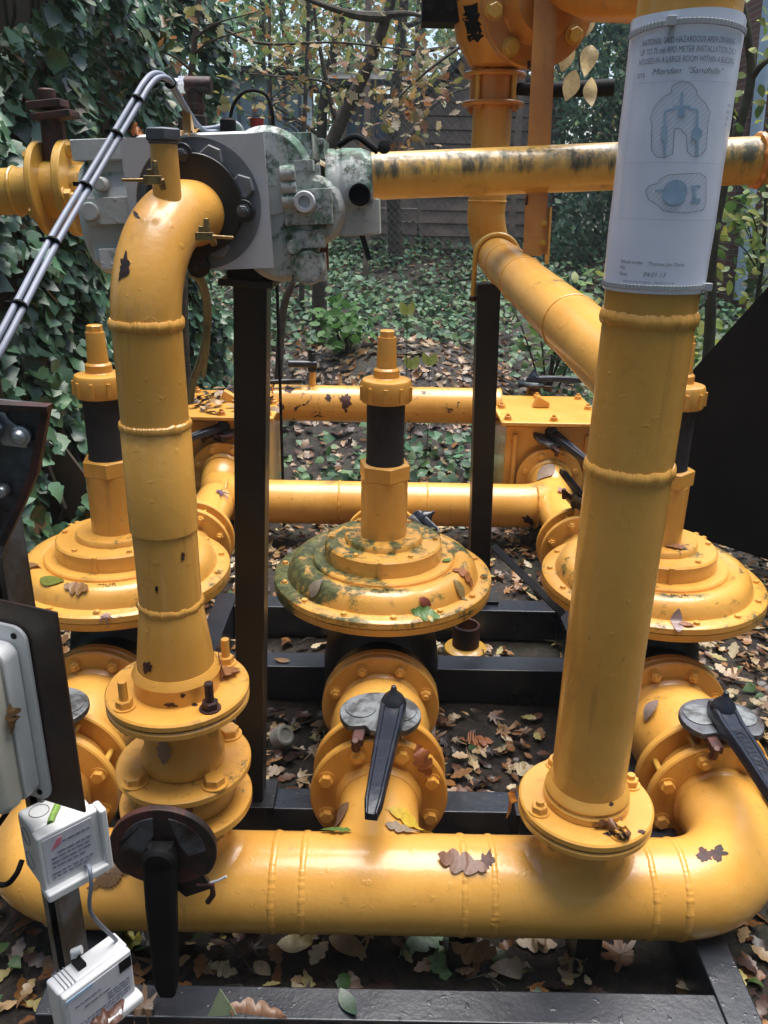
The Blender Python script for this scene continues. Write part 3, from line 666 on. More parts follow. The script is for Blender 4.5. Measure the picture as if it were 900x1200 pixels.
part('hex_cap', b, M['rustgrey'], tp, bevel=.001)
for (px, py, Y, dx) in ((180, 211, 1.475, -1), (240, 277, 1.50, 1)):
    c = W(px, py, Y); b = MB()
    b.box(c, (.03, .02, .014)); b.box(c+V((0, 0, .012)), (.020, .006, .010)); b.cyl(c+V((.004, 0, 0)), c+V((.004, 0, .030)), .007, .005, 12); b.cyl(c+V((dx*.012, 0, 0)), c+V((dx*.052, -.008, -.001)), .0032, .0026, 10); b.cyl(c+V((.012, 0, .002)), c+V((.014, .008, -.014)), .006, n=10)
    part('pressure_tap', b, M['brass'], lr, bevel=.001)
# spool between the two flanges, then valve with round rusty plate
ns = thing('spool_pipe', 'short yellow neck between two round flanges under the bent left riser', 'pipe', (XL, YF, .56))
part('pipe', MB().lathe([(.088, .575), (.089, .60), (.081, .612), (.0795, .70), (.085, .722)], (XL, YF, 0), (0, 0, 1), 56), M['yellow'], ns, moss=.1)
flange(ns, (XL, YF, .7395), (0, 0, -1), .1480, .018, None, 4, PI/4, 'nut', moss=.3)
flange(ns, (XL, YF, .552), (0, 0, 1), .1445, .020, None, 4, PI/4, 'head', s=1.35, moss=.32)
bv = thing('butterfly_valve', 'valve with a round rusty plate and long black lever hanging in front of the pipe', 'valve', (XL, YF, .50))
part('body', MB().lathe([(.06, .478), (.105, .478), (.108, .482), (.108, .546), (.105, .55), (.06, .55)], (XL, YF, 0), (0, 0, 1), 40), M['ochre'], bv)
pc = W(193, 990, 1.26); pc2 = V((XL, YF, pc.z)); sd = (pc-V((XL, YF-.02, .515))).normalized(); sd = V((pc.x-XL, -1*.98, -.02)).normalized()
b = MB().cyl(pc-sd*.10, pc, .034, .030, 20); part('neck', b, M['rustdark'], bv)
pl = [(.104*math.cos(t)*(1.02), .104*math.sin(t)*(.98 if math.sin(t) > -.6 else .86)) for t in np.linspace(0, 2*PI, 41)[:-1]]
ex = V((0, 0, 1)).cross(-sd).normalized()*1; ez = sd.cross(ex)*1
if ez.z < 0: ez = -ez
if ex.x < 0: ex = -ex
p = MB().prism(pl, pc, ex, ez, sd*.016); pp = part('position_plate', p, M['rustdark'], bv, bevel=.003)
sec = [((.09*math.cos(t), .088*math.sin(t)) if True else 0) for t in np.linspace(.35, 2.75, 16)]+[(-.035, .01), (-.02, .04), (.02, .045), (.04, .02)]
part('face_plate', MB().prism([(-.082, .02)]+[(.082*math.cos(t), .084*math.sin(t)) for t in np.linspace(PI-.1, 1.72, 10)]+[(-.014, .04), (-.03, .015), (-.045, -.02), (-.07, -.02)], pc+sd*.016, ex, ez, sd*.003), M['rustgrey'], bv)
part('face_plate', MB().prism([(.02, .08)]+[(.084*math.cos(t), .084*math.sin(t)) for t in np.linspace(1.35, .05, 10)]+[(.05, -.01), (.035, .02)], pc+sd*.016, ex, ez, sd*.003), M['rustgrey'], bv)
le = W(200, 1152, 1.215); lo_ = pc+sd*.018+ez*.03; ld = (le-lo_); LL = ld.length; ld.normalize(); le_ = ld.cross(sd).normalized(); vs = []; fs = []; n = 12
sec = [(-1, 0), (-1, .7), (-.75, 1), (.75, 1), (1, .7), (1, 0)]
for k in range(n+1):
    t = k/n; w = (.034-.012*t)*(1 if k not in (0, n) else .75); h = .03*(1 if k not in (0, n) else .75)
    for (a, z) in sec: vs.append(lo_+ld*(t*LL)+le_*(a*w)+sd*(z*h+.012*min(1, t*3)))
for k in range(n):
    for i in range(6): fs.append((k*6+i, k*6+(i+1) % 6, k*6+6+(i+1) % 6, k*6+6+i))
fs += [(5, 4, 3, 2, 1, 0), tuple(n*6+i for i in range(6))]
b = MB().add(vs, fs); b.lathe([(.033, 0), (.033, .026), (.026, .034), (.010, .037)], lo_+ld*.03, sd, 24)
part('lever', b, M['blackplastic'], bv, bevel=.003)
b = MB().prism([(-.02, .0), (.03, .0), (.055, -.06), (.0, -.085), (-.02, -.06)], pc+ex*.035-ez*.04-sd*.0, ex, ez, sd*.014); part('latch', b, M['black'], bv, bevel=.003)
k0 = pc+ex*.09-ez*.09+sd*.01; part('latch_pin', MB().tube([k0-ex*.03, k0, k0-ez*.03, k0-ez*.05-ex*.012], .006, 10), M['rustdark'], bv)
part('cable_tie', MB().tube([k0-ex*.01, k0+ex*.012+ez*.008, k0+ex*.03+ez*.02], .0028, 8), M['cord'], bv)
# ------------------------------------------------------------------ meter
C = W(233, 240, 1.70); a3 = math.radians(3)
mx = V((math.cos(a3), .04, math.sin(a3))).normalized(); mz = V((-math.sin(a3), 0, math.cos(a3))); my = V((0, 1, 0))
me_ = thing('gas_meter', 'grey rotary gas meter green with algae behind a square grey plate', 'gas meter', (C.x, 1.75, 1.57))
def MP(x, y, z): return C+mx*x+my*y+mz*z
hs, hr = .124, .1215; n = 64; vs = []; fs = []
for yy in (0, .005):
    for k in range(n):
        a = 2*PI*k/n; c_, s_ = math.cos(a), math.sin(a); q = hs/max(abs(c_), abs(s_))
        vs.append(MP(c_*q*1.105, yy, s_*q)); vs.append(MP(c_*hr, yy, s_*hr))
for k in range(n):
    j = (k+1) % n
    fs += [(2*k, 2*k+1, 2*j+1, 2*j), (2*n+2*k, 2*n+2*j, 2*n+2*j+1, 2*n+2*k+1), (2*k, 2*j, 2*n+2*j, 2*n+2*k), (2*k+1, 2*n+2*k+1, 2*n+2*j+1, 2*j+1)]
part('square_plate', MB().add(vs, fs), M['plate'], me_)
part('recess_ring', MB().lathe([(.1215, .002), (.108, .008), (.108, .03), (.1215, .03)], C, my, 64), M['greyring'], me_)
part('meter_flange', MB().lathe([(.109, .010), (.107, .004), (.0, .004)], C, my, 64), M['black'], me_)
fc = V((ends.x, ends.y, ends.z))+hd*.02
b = MB().lathe([(.058, -.012), (.092, -.012), (.094, -.009), (.094, .012), (.0, .012)], V((C.x-.005, C.y-.012, C.z)), my, 64)
fl = part('pipe_flange', b, M['black'], me_)
for (px, py) in ((214, 181), (286, 247), (233, 313), (160, 300)):
    q = W(px, py, C.y-.014); v = (q-C); v.y = 0; r = v.length; v.normalize()
    lug = MB().cyl(V((q.x, C.y-.024, q.z)), V((q.x, C.y+.002, q.z)), .021, n=24, bev=.002); mid = C+v*(r-.02); mid.y = C.y-.011
    lug.box(mid, (.04, .024, .034), Matrix.Rotation(-math.atan2(v.z, v.x), 3, 'Y'))
    part('lug', lug, M['black'], fl, bevel=.002); put_bolt('nut', fl, V((q.x, C.y-.024, q.z)), (0, -1, 0), 'rustgrey', .62)
for (px, py) in ((249, 185), (285, 219), (257, 288)):
    q = W(px, py, C.y+.004); b = MB().hexa(q, (0, -1, 0), .0235, .018, random.random()); part('plug', b, M['greyring'], me_)
# body
z_t, z_b = zy(157, 1.78)-C.z, zy(306, 1.78)-C.z
xl, xr = W(100, 240, 1.8).x-C.x, W(390, 240, 1.8).x-C.x
b = MB()
RX = Matrix((mx, my, mz)).transposed()
def bb(x0, x1, y0, y1, z0, z1): b.box(MP((x0+x1)/2, (y0+y1)/2, (z0+z1)/2), (x1-x0, y1-y0, z1-z0), RX)
bb(-.115, .112, .008, .27, z_b+.03, z_t-.008); part('body', b, M['castgrey'], me_, bevel=.014, moss=.84)
b = MB(); bb(xl+.02, -.13, .02, .22, z_t-.05, z_t-.012); bb(xl+.03, -.13, .004, .2, -.03, .02); bb(xl+.05, -.135, .0, .2, -.115, -.075); b.cyl(MP(xl+.045, -.004, -.005), MP(xl+.045, .05, -.005), .018, n=24, bev=.002); b.cyl(MP(xl+.07, .0, .045), MP(xl+.07, .05, .045), .013, n=20, bev=.002)
b.lathe([(.07, 0), (.105, .006), (.118, .02), (.122, .05), (.122, .11)], MP(xl, .14, -.015), mx, 48); bb(xl+.04, -.14, .05, .24, .01, z_t-.015); bb(xl+.03, -.15, .03, .2, -.10, -.04)
part('end_housing', b, M['castgrey'], me_, bevel=.010, moss=.75)
b = MB(); b.cyl(MP(.135, .022, .052), MP(.135, .25, .052), .088, .086, 48, .012); b.cyl(MP(.15, .024, -.075), MP(.15, .25, -.075), .080, .078, 48, .012); b.cyl(MP(.215, .04, -.02), MP(.215, .22, -.02), .070, n=40, bev=.012); bb(.10, xr-.02, .055, .24, z_b+.03, z_t-.07); bb(.10, .225, .045, .23, z_t-.06, z_t-.012); bb(.235, xr-.01, .07, .22, z_t-.06, z_t-.022); bb(.17, xr-.03, .018, .06, .055, .075)
bb(.17, xr-.015, .012, .06, z_b+.015, -.055); b.cyl(MP(.205, .012, -.005), MP(.205, .06, -.005), .024, .026, 32, .002); b.cyl(MP(.18, -.002, -.085), MP(.18, .05, -.085), .014, n=24)
bb(.165, .26, .014, .05, -.045, .022); b.lathe([(.0, 0), (.03, 0), (.034, .004), (.034, .03)], MP(.205, .008, -.128), my, 30); bb(.17, .24, .012, .05, -.155, -.10)
part('gear_housing', b, M['castgrey'], me_, bevel=.010, moss=.84)
b = MB().lathe([(.0, .008), (.011, .008), (.012, 0), (.019, 0), (.021, .003), (.021, .02)], MP(.207, -.006, -.002), my, 28); part('boss', b, M['plate'], me_)
for (x, z, r) in ((.162, .05, .02), (.163, .025, .017), (.162, .0, .016)): part('rib', MB().cyl(MP(x, .012, z), MP(x+.03, .012, z+.002), r*.8, n=18, bev=.002), M['castgrey'], me_, moss=.9)
hx0, hx1 = xr-.012, W(436, 230, 1.8).x-C.x; hc = MP(hx0, .13, W(415, 233, 1.8).z-C.z)
b = MB().lathe([(.078, 0), (.083, .004), (.083, .02), (.078, .024), (.080, .03), (.084, .034), (.082, .075), (.074, .095), (.05, hx1-hx0), (0, hx1-hx0)], hc, mx, 48)
b.box(hc+mx*.066-mz*.052, (.088, .15, .07), RX); part('index_head', b, M['castgrey'], me_, bevel=.008, moss=.74)
pcn = W(421, 228, 1.715); part('index_window', MB().lathe([(.0, .004), (.016, .004), (.017, 0), (.021, 0), (.022, .05)], pcn, my, 28), M['blackplastic'], me_)
sn = MB().tube(catmull([hc+mx*.03+mz*.085-my*.05, hc+mx*.065+mz*.10-my*.06, hc+mx*.095+mz*.082-my*.06, hc+mx*.11+mz*.07-my*.06], 6), .006, 8); sn.lathe([(0, -.004), (.012, -.003), (.013, .002), (0, .004)], hc+mx*.122+mz*.078-my*.065, V((.3, -1, .2)), 16); part('seal_wire', sn, M['blackplastic'], me_)
# pipe from the meter back into the cross pipe
# brown pressure fitting and orange leaves come later
bf = W(230, 135, 1.86); b = MB().cyl(bf-Z3*.07, bf+Z3*.055, .016, n=16); b.hexa(bf-Z3*.02, (0, 0, 1), .023, .02); b.hexa(bf+Z3*.01, (0, 0, 1), .022, .012); b.cyl(bf+Z3*.055-X3*.02, bf+Z3*.055+X3*.035, .017, n=18, bev=.002)
tf_ = part('pressure_fitting', b, M['rustdark'], me_); b = MB().cyl(bf+Z3*.055-X3*.062, bf+Z3*.055-X3*.018, .013, n=16); b.hexa(bf+Z3*.055-X3*.03, (1, 0, 0), .018, .014); part('union', b, M['zinc'], tf_)
cg = W(267, 141, 1.80); part('cable_gland', MB().lathe([(.012, -.04), (.016, -.035), (.016, 0), (.012, .004)], cg, (0, 0, 1), 18), M['blackplastic'], me_)
# rod below the head
r0, r1 = W(422, 268, 1.9), W(433, 305, 1.9); part('bracket_rod', MB().box((r0+r1)/2, (.012, .006, (r0-r1).length), Matrix.Rotation(math.atan2((r0-r1).x, (r0-r1).z), 3, 'Y')), M['lever'], me_)
part('drain_plug', MB().cyl(MP(.225, .09, z_b+.02), MP(.225, .09, z_b-.035), .018, .016, 18, .002), M['rustdark'], me_)
# ------------------------------------------------------------------ posts
def post(label, p0, p1, w, name='support_post'):
    p0, p1 = V(p0), V(p1); r = thing(name, label, 'post', p0); d = (p1-p0); L = d.length
    zax = d.normalized(); xax = (X3-zax*X3.dot(zax)).normalized(); R = Matrix((xax, zax.cross(xax), zax)).transposed()
    part('shaft', MB().box((p0+p1)/2, (w, w, L), R), M['black'], r, bevel=.004)
    part('base_plate', MB().box(p0+Z3*.006, (w*1.9, w*1.6, .012)), M['black'], r, bevel=.002); return r, R
q1 = W(296, 328, 1.86); q0 = WZ(292, 944, .142); q0 = V((q0.x, 1.85, .142))
r, R = post('black square post holding up the meter', q0, q1, .074)
part('head_plate', MB().box(q1+Z3*.0, (.115, .20, .014), R), M['black'], r, bevel=.002)
b = MB().box(q1+V((.015, .02, .018)), (.12, .16, .022)); part('meter_foot', b, M['black'], r)
q1 = W(572, 332, 3.12); qb = W(561, 668, 3.12); q0 = q1+(qb-q1)*((q1.z-.142)/(q1.z-qb.z))
r, R = post('thinner black square post under the sloping yellow pipe', q0, q1, .085)
# ------------------------------------------------------------------ skid frame
sk = thing('skid_frame', 'black wet steel base frame lying on the leafy ground under the pipes', 'steel frame', (0, 2.1, 0))
ZK = .138
def beam(x0, x1, y0, y1, z0=0.0, z1=ZK, name='beam'): part(name, MB().box(((x0+x1)/2, (y0+y1)/2, (z0+z1)/2), (x1-x0, y1-y0, z1-z0)), M['beam'], sk, bevel=.004)
xs0, xs1 = WZ(836, 1160, ZK).x, WZ(886, 1180, ZK).x
beam(-.62, xs0-.001, 1.186, 1.262); beam(xs0, xs1, 1.186, 3.12, z1=ZK+.001)
beam(-.62, xs0-.001, 1.806, 1.893); beam(-.62, xs0-.001, 2.54, 2.64); beam(-.62, xs0-.001, 3.0, 3.1)
beam(-.705, -.621, 1.186, 3.12, z1=ZK+.001)
for x in (-.5, .2, .5): part('pipe_saddle', MB().box((x, YF, (AX-.1)/2+.004), (.06, .10, AX-.105)), M['black'], sk)
bz = W(578, 640, 2.95), W(660, 720, 2.75); part('brace', MB().tube([bz[0], bz[1]], .018, 4), M['black'], sk)
lk = W(606, 925, 1.72); part('lug_plate', MB().box(V((lk.x, 1.72, .19)), (.014, .10, .12)), M['black'], sk, bevel=.003)
# ------------------------------------------------------------------ bypass: riser, elbow, sloping pipe
by = thing('bypass_pipe', 'yellow pipe coming down at the back and sloping forward to the tall riser', 'pipe', (W(572, 265, 3.25).x, 3.25, 1.4))
A = W(577, 297, 3.22); Bp = V((XRR, YF, zy(452, YF, 752)))
xr_ = W(576, 150, 3.25).x; Ct = V((xr_, 3.25, 0))
dd = (Bp-A).normalized()
elb = catmull([V((xr_, 3.25, A.z+.60)), V((xr_, 3.25, A.z+.22)), V((xr_, 3.25, A.z+.12)), A+V((-.004, .03, .03)), A+dd*.10, A+dd*.22, A+dd*.5], 7)
part('pipe', MB().tube([V((xr_, 3.25, 2.35)), V((xr_, 3.25, 2.2))]+elb+[A+dd*.8, A+dd*1.3, Bp], .0705, 48), M['yellow'], by, moss=.1, rust=.05)
part('weld_bead', MB().ring((xr_, 3.25, W(570, 236, 3.25).z), (0, 0, 1), .070, .004, 60, 8, .4), M['yellow'], by)
for t in (.30, .62, 1.25): part('weld_bead', MB().ring(A+dd*t, dd, .0700, .0035, 80, 8, .4), M['yellow'], by)
ub = [A+dd*.11+V((math.cos(t)*.080, 0, math.sin(t)*.080)) for t in np.linspace(0, PI, 20)]
u = MB().tube([ub[0]-Z3*.16]+ub+[ub[-1]-Z3*.16], .009, 12); part('clamp', u, M['ochre'], by)
nb = MB(); 
for e in (ub[0], ub[-1]): nb.hexa(e-Z3*.155, (0, 0, 1), .016, .016)
part('clamp_nut', nb, M['rustdark'], by)
for py in (88, 122):
    z = W(572, py, 3.25).z; flange(by, (xr_, 3.25, z-.009), (0, 0, 1), .112, .016, None, 4, .9, 'nut', side=-1 if py > 100 else 1, s=.8, mat='orange', rust=.1)
z1, z2 = W(572, 118, 3.25).z, W(572, 92, 3.25).z
bvt = thing('butterfly_valve', 'small rusty yellow wafer valve in the rear riser with a black lever to the right', 'valve', (xr_, 3.25, z1))
part('body', MB().lathe([(.05, z1-.002), (.087, z1-.002), (.087, z2+.002), (.05, z2+.002)], (xr_, 3.25, 0), (0, 0, 1), 40), M['orange'], bvt, rust=.15)
for a in (-2.3, -.9, .9, 2.3): part('stud', MB().cyl((xr_+.098*math.cos(a), 3.25+.098*math.sin(a), z1-.02), (xr_+.098*math.cos(a), 3.25+.098*math.sin(a), z2+.02), .009, n=10), M['ochre'], bvt)
zc = (z1+z2)/2; part('lever', MB().tube([(xr_+.08, 3.22, zc), (xr_+.2, 3.18, zc-.005), (xr_+.40, 3.13, zc)], [.02, .025, .028], 14), M['blackplastic'], bvt)
# big valve at the top of the frame
tv_ = thing('ball_valve', 'big rusty orange flanged valve at the top edge above the rear riser', 'valve', (xr_, 3.25, W(572, 70, 3.25).z))
o = W(584, 8, 3.2)
part('body', MB().lathe([(.0, -.20), (.09, -.18), (.14, -.10), (.158, 0), (.15, .13), (.11, .22), (0, .24)], o, (0, 0, 1), 40), M['orange'], tv_, rust=.25)
part('neck', MB().lathe([(.075, W(572, 80, 3.25).z), (.085, W(572, 78, 3.25).z), (.10, W(572, 66, 3.25).z), (.12, W(572, 52, 3.25).z)], (xr_, 3.25, 0), (0, 0, 1), 40), M['orange'], tv_, rust=.2)
fc_ = W(630, 4, 2.93); fd = V((.18, -.97, -.06)).normalized()
b = MB().lathe([(.0, -.10), (.10, -.10), (.11, -.02), (.178, -.018), (.182, -.014), (.182, .012), (.178, .016), (.12, .016), (.11, .026), (.095, .10), (.0, .10)], fc_, fd, 56)
f = part('flange', b, M['orange'], tv_, rust=.1)
for p in ringpts(fc_+fd*.018, fd, .148, 8, .2): put_bolt('head', f, p, fd, 'ochre', 1.4)
gb = W(520, 8, 3.2); b = MB().box(gb, (.15, .12, .11)); 
for k in range(4): b.hexa(gb+V((-.05+.035*k, -.06, -.02+.03*(k % 2))), (0, -1, 0), .014, .014)
b.cyl(gb+V((.05, 0, -.0)), gb+V((.16, 0, 0)), .06, n=24); part('gearbox', b, M['blackplastic'], tv_, bevel=.006)
tb_ = MB().tube([W(640, -40, 2.85), W(700, -14, 2.7), W(800, -14, 2.5)], .085, 32); tp_ = solo('overhead_pipe', tb_, M['orange'], 'rusty orange pipe just entering at the top beside the notice', 'pipe', rust=.05)
# strut from the valve down to the sloping pipe
s1 = A+dd*.50; st = W(624, 300, s1.y); top = W(640, -30, 2.78)
sd_ = (top-st); Ls = sd_.length; zax = sd_.normalized(); xax = (X3-zax*X3.dot(zax)).normalized(); R = Matrix((xax, zax.cross(xax), zax)).transposed()
sr_ = thing('support_strut', 'flat yellow angle iron strut standing on the sloping pipe', 'strut', st)
part('angle_bar', MB().box((st+top)/2, (.062, .008, Ls), R), M['orange'], sr_, bevel=.001, rust=.2)
part('web', MB().box((st+top)/2+xax*.035+(R @ V((0, .025, 0))), (.007, .05, Ls-.01), R), M['orange'], sr_, rust=.12)
b = MB().box(st+zax*.06+xax*.047, (.006, .05, .17), R); lt = part('lug_plate', b, M['yellow'], sr_, bevel=.001)
for h in (.04, .10): put_bolt('nut', lt, st+zax*h+xax*.03-V((0, .004, 0)), (0, -1, 0), 'ochre', .55)
# ------------------------------------------------------------------ cross pipe with cock and flanges behind the meter
cp = thing('cross_pipe', 'mossy yellow pipe crossing behind the meter with two flanges at its left end', 'pipe', (0, 2.75, 1.6))
L0, L1 = W(-215, 234, 2.75), W(1700, 154.3, 2.75); cd = (L1-L0).normalized()
def CX(px): 
    t = (W(px, 215, 2.75).x-L0.x)/(L1.x-L0.x); return L0+(L1-L0)*t
xa, xb = CX(56), CX(84)
part('pipe', MB().tube([xb, CX(430), CX(650), L1], .0695, 48), M['ochrestreak'], cp, moss=1.1, rust=.1)
part('left_pipe', MB().tube([L0, xa], .0695, 48), M['ochre'], cp)
part('weld_bead', MB().ring(CX(19), cd, .0695, .007, 60, 8, .2), M['ochre'], cp)
part('weld_bead', MB().ring(CX(884), cd, .0705, .011, 60, 8, .5), M['orange'], cp, rust=.3)
flange(cp, CX(50), cd, .142, .02, None, 4, .6, 'head', side=-1, mat='ochre')
flange(cp, CX(80), cd, .142, .026, None, 4, .2, 'nut', mat='ochre', s=1.3)
ms = [CX(200), V((CX(200).x, 2.2, CX(200).z)), V((C.x, 1.9, C.z))]
part('meter_branch', MB().tube([V((C.x, 2.72, CX(230).z)), V((C.x, 2.3, C.z)), V((C.x, 1.93, C.z))], .065, 32), M['ochre'], cp)
cv = thing('wafer_valve', 'thin valve with a rusty brown stem between two flanges at upper left', 'valve', CX(68)-Z3*.1)
part('body', MB().lathe([(.05, -.033), (.085, -.033), (.085, .033), (.05, .033)], CX(67), cd, 36), M['ochre'], cv)
c0 = CX(67)+Z3*.085; b = MB().cyl(c0, c0+Z3*.13, .032, .028, 20); b.box(c0+Z3*.06+V((.03, 0, 0)), (.02, .03, .1)); part('stem', b, M['rustdark'], cv)
b = MB().box(c0+V((.02, 0, .125)), (.12, .09, .020), Matrix.Rotation(-.12, 3, 'Y')); b.box(c0+V((.0, 0, .155)), (.105, .08, .022), Matrix.Rotation(-.1, 3, 'Y')); b.cyl(c0+Z3*.14, c0+Z3*.20, .026, n=20, bev=.004)
part('cap', b, M['rustdark'], cv, bevel=.004)
# ------------------------------------------------------------------ electrical boxes on the slotted strut
ps = math.radians(20); pu = V((-math.cos(ps), math.sin(ps), 0)); pn = V((-math.sin(ps), -math.cos(ps), 0))
T0 = W(63, 718, .95); T1 = W(105, 953, .95); T0.x = T1.x = (T0.x+T1.x)/2-.002
def PP(s, z, o=0): return V((T0.x, .95, z))+pu*s+pn*o
def obox(mb, c, ux, uy, uz, size): mb.box(c, size, Matrix((V(ux), V(uy), V(uz))).transposed())
sp = V((-.535, 1.045, 0)); ang = math.radians(-28); sa = V((math.cos(ang), math.sin(ang), 0)); sb = V((-math.sin(ang), math.cos(ang), 0))
st_ = thing('strut_channel', 'upright galvanised strut channel carrying the white boxes at lower left', 'post', sp)
b = MB(); h = 1.62
obox(b, sp+sb*.02+Z3*h/2, sa, sb, Z3, (.042, .003, h)); obox(b, sp+sa*.0195+Z3*h/2, sa, sb, Z3, (.003, .037, h)); obox(b, sp-sa*.0195+Z3*h/2, sa, sb, Z3, (.003, .037, h))
obox(b, sp+sa*.015-sb*.019+Z3*h/2, sa, sb, Z3, (.012, .003, h)); obox(b, sp-sa*.015-sb*.019+Z3*h/2, sa, sb, Z3, (.012, .003, h))
part('channel', b, M['strut'], st_, bevel=.0008)
part('backing', MB().box(sp+sb*.012+Z3*h/2, (.034, .004, h-.02), Matrix((sa, sb, Z3)).transposed()), M['black'], st_)
mp = thing('mounting_plate', 'dark brown rusty steel plate behind the white enclosure at lower left', 'plate', (T0.x, .95, T1.z))
b = MB(); obox(b, PP(.14, (T0.z+T1.z)/2, -.002), pu, pn, Z3, (.28, .004, T0.z-T1.z)); part('sheet', b, M['rustplate'], mp, bevel=.001)
zc, hh = (T0.z+T1.z)/2-.012, .29
en = thing('enclosure', 'white plastic meter enclosure cut by the left edge, fixed on the brown plate', 'enclosure', PP(.15, zc-hh/2, .02))
def rrect(w, h_, r, n=5):
    out = []
    for (cx, cy, a0) in ((w/2-r, h_/2-r, 0), (-w/2+r, h_/2-r, PI/2), (-w/2+r, -h_/2+r, PI), (w/2-r, -h_/2+r, 1.5*PI)):
        out += [(cx+r*math.cos(a0+PI/2*k/n), cy+r*math.sin(a0+PI/2*k/n)) for k in range(n+1)]
    return out
ec = PP(.148, zc, 0)
part('back_plate', MB().prism(rrect(.19, hh, .022), ec+pn*.001, pu, Z3, pn*.006), M['white'], en, bevel=.0015)
part('body', MB().prism(rrect(.168, hh-.04, .018), ec+pn*.0075+pu*.004-Z3*.004, pu, Z3, pn*.028), M['white'], en, bevel=.003)
part('lid', MB().prism(rrect(.168, hh-.04, .018), ec+pn*.0365+pu*.004-Z3*.004, pu, Z3, pn*.036), M['cream'], en, bevel=.010)
part('window', MB().prism(rrect(.125, .18, .008), ec+pn*.0732+pu*.006-Z3*.015, pu, Z3, pn*.002), M['label'], en)
for zz in (hh/2-.014, -hh/2+.014): part('screw', MB().cyl(ec+pn*.007-pu*.076+Z3*zz, ec+pn*.009-pu*.076+Z3*zz, .0045, n=14), M['blackplastic'], en)
part('sticker', MB().prism(rrect(.05, .05, .004), ec+pn*.0755+pu*.02+Z3*.055, pu, Z3, pn*.001), M['blueprint'], en)
def ybox(c, yaw):
    u = V((math.cos(yaw), math.sin(yaw), 0)); n_ = V((math.sin(yaw), -math.cos(yaw), 0)); return V(c), u, n_
def dashes(mb, c, u, n_, rows, hgt=.004):
    for (s0, s1, z) in rows:
        x = s0
        while x < s1:
            w = min(random.uniform(.004, .013), s1-x); obox(mb, c+u*(x+w/2)+Z3*z+n_*.0004, u, n_, Z3, (w, .0006, hgt)); x += w+.0025
# junction box
jc, ju, jn = ybox(W(72, 985, 1.0), math.radians(44))
jb = thing('junction_box', 'white junction box with printed label and green sleeved wire, just below the brown plate', 'junction box', jc-Z3*.055)
jc = jc+Z3*.004
b = MB(); obox(b, jc-jn*.012, ju, jn, Z3, (.092, .062, .108)); part('body', b, M['white'], jb, bevel=.007)
b = MB(); obox(b, jc+jn*.031, ju, jn, Z3, (.096, .022, .112)); part('lid', b, M['white'], jb, bevel=.004)
b = MB(); obox(b, jc+jn*.040+Z3*-.0505, ju, jn, Z3, (.098, .030, .016)); obox(b, jc+jn*.038+ju*.051, ju, jn, Z3, (.012, .03, .118)); part('lid_lip', b, M['white'], jb, bevel=.004)
b = MB(); obox(b, jc+jn*.0427+Z3*.008-ju*.003, ju, jn, Z3, (.076, .001, .082)); lb = part('printed_label', b, M['label'], jb)
b = MB(); dashes(b, jc+jn*.0434+Z3*.008, ju, jn, [(-.012, .03, .026), (-.022, .03, .010), (-.032, .03, .002), (-.032, .03, -.006), (-.032, .02, -.014), (-.034, .03, -.026), (-.034, .024, -.033)], .0032); part('print', b, M['ink'], lb)
b = MB().prism([(-.03, .018), (-.02, .034), (-.012, .034), (-.016, .022)], jc+jn*.0434+Z3*.008, ju, Z3, jn*.0006); part('logo', b, M['inkred'], lb)
for (o, nn) in ((jc+Z3*.0543-ju*.02-jn*.018, Z3), (jc-ju*.0463-jn*.012+Z3*.025, -ju), (jc-ju*.0463-jn*.012-Z3*.022, -ju)):
    part('knockout', MB().ring(o, nn, .0145, .0007, 32, 5), M['greyring'], jb)
wp = [jc+Z3*.07+ju*.012-jn*.01, jc+Z3*.058+ju*.004-jn*.006, jc+Z3*.056-ju*.012+jn*.012, jc+Z3*.055-ju*.018+jn*.02]
part('wire', MB().tube(catmull(wp, 5), .004, 10), M['conduit'], jb); part('sleeve', MB().tube(catmull(wp[1:], 5), .0052, 10), M['green'], jb)
# logger box
qc, qu, qn = ybox(W(107, 1158, .97), math.radians(50))
lg = thing('logger_box', 'white electronic box with black tag and ribbed corner at the bottom left of the photo', 'logger', qc-Z3*.06)
b = MB(); obox(b, qc, qu, qn, Z3, (.125, .040, .12)); part('body', b, M['white'], lg, bevel=.005)
b = MB(); obox(b, qc+qn*.026+Z3*.006, qu, qn, Z3, (.121, .014, .106)); fl_ = part('front_cover', b, M['white'], lg, bevel=.004)
b = MB(); obox(b, qc+qn*.034-Z3*.046+qu*.003, qu, qn, Z3, (.128, .03, .024)); part('front_lip', b, M['white'], lg, bevel=.009)
b = MB(); obox(b, qc+qn*.0336+Z3*.012, qu, qn, Z3, (.112, .001, .078)); lb = part('printed_label', b, M['label'], lg)
b = MB(); dashes(b, qc+qn*.0343+Z3*.012, qu, qn, [(-.045, .0, .016), (-.03, .015, .004), (.01, .05, -.004), (.01, .05, -.010), (.01, .05, -.016), (-.045, .05, -.024), (-.045, .05, -.031)], .003); part('print', b, M['ink'], lb)
b = MB(); obox(b, qc+qn*.0345+Z3*.040+qu*.046, qu, qn, Z3, (.022, .0015, .022)); part('black_tag', b, M['blackplastic'], lg)
b = MB(); obox(b, qc+qn*.0343+Z3*.049-qu*.035, qu, qn, Z3, (.045, .001, .006)); part('stripe', b, M['inkblue'], lg)
for k in range(4):
    b = MB(); obox(b, qc+Z3*.0603-qu*(.05-.006*k), qu, qn, Z3, (.0016, .04, .001)); part('rib', b, M['greyring'], lg)
b = MB().tube([qc+Z3*.058-qu*.01-qn*.018, qc+Z3*.075-qu*.01-qn*.02, qc+Z3*.078-qu*.0-qn*.012], .007, 12); part('hook', b, M['white'], lg, bevel=.001)
b = MB(); obox(b, qc+Z3*.063-qu*.012-qn*.004, qu, qn, Z3, (.014, .022, .010)); part('clip', b, M['blackplastic'], lg)
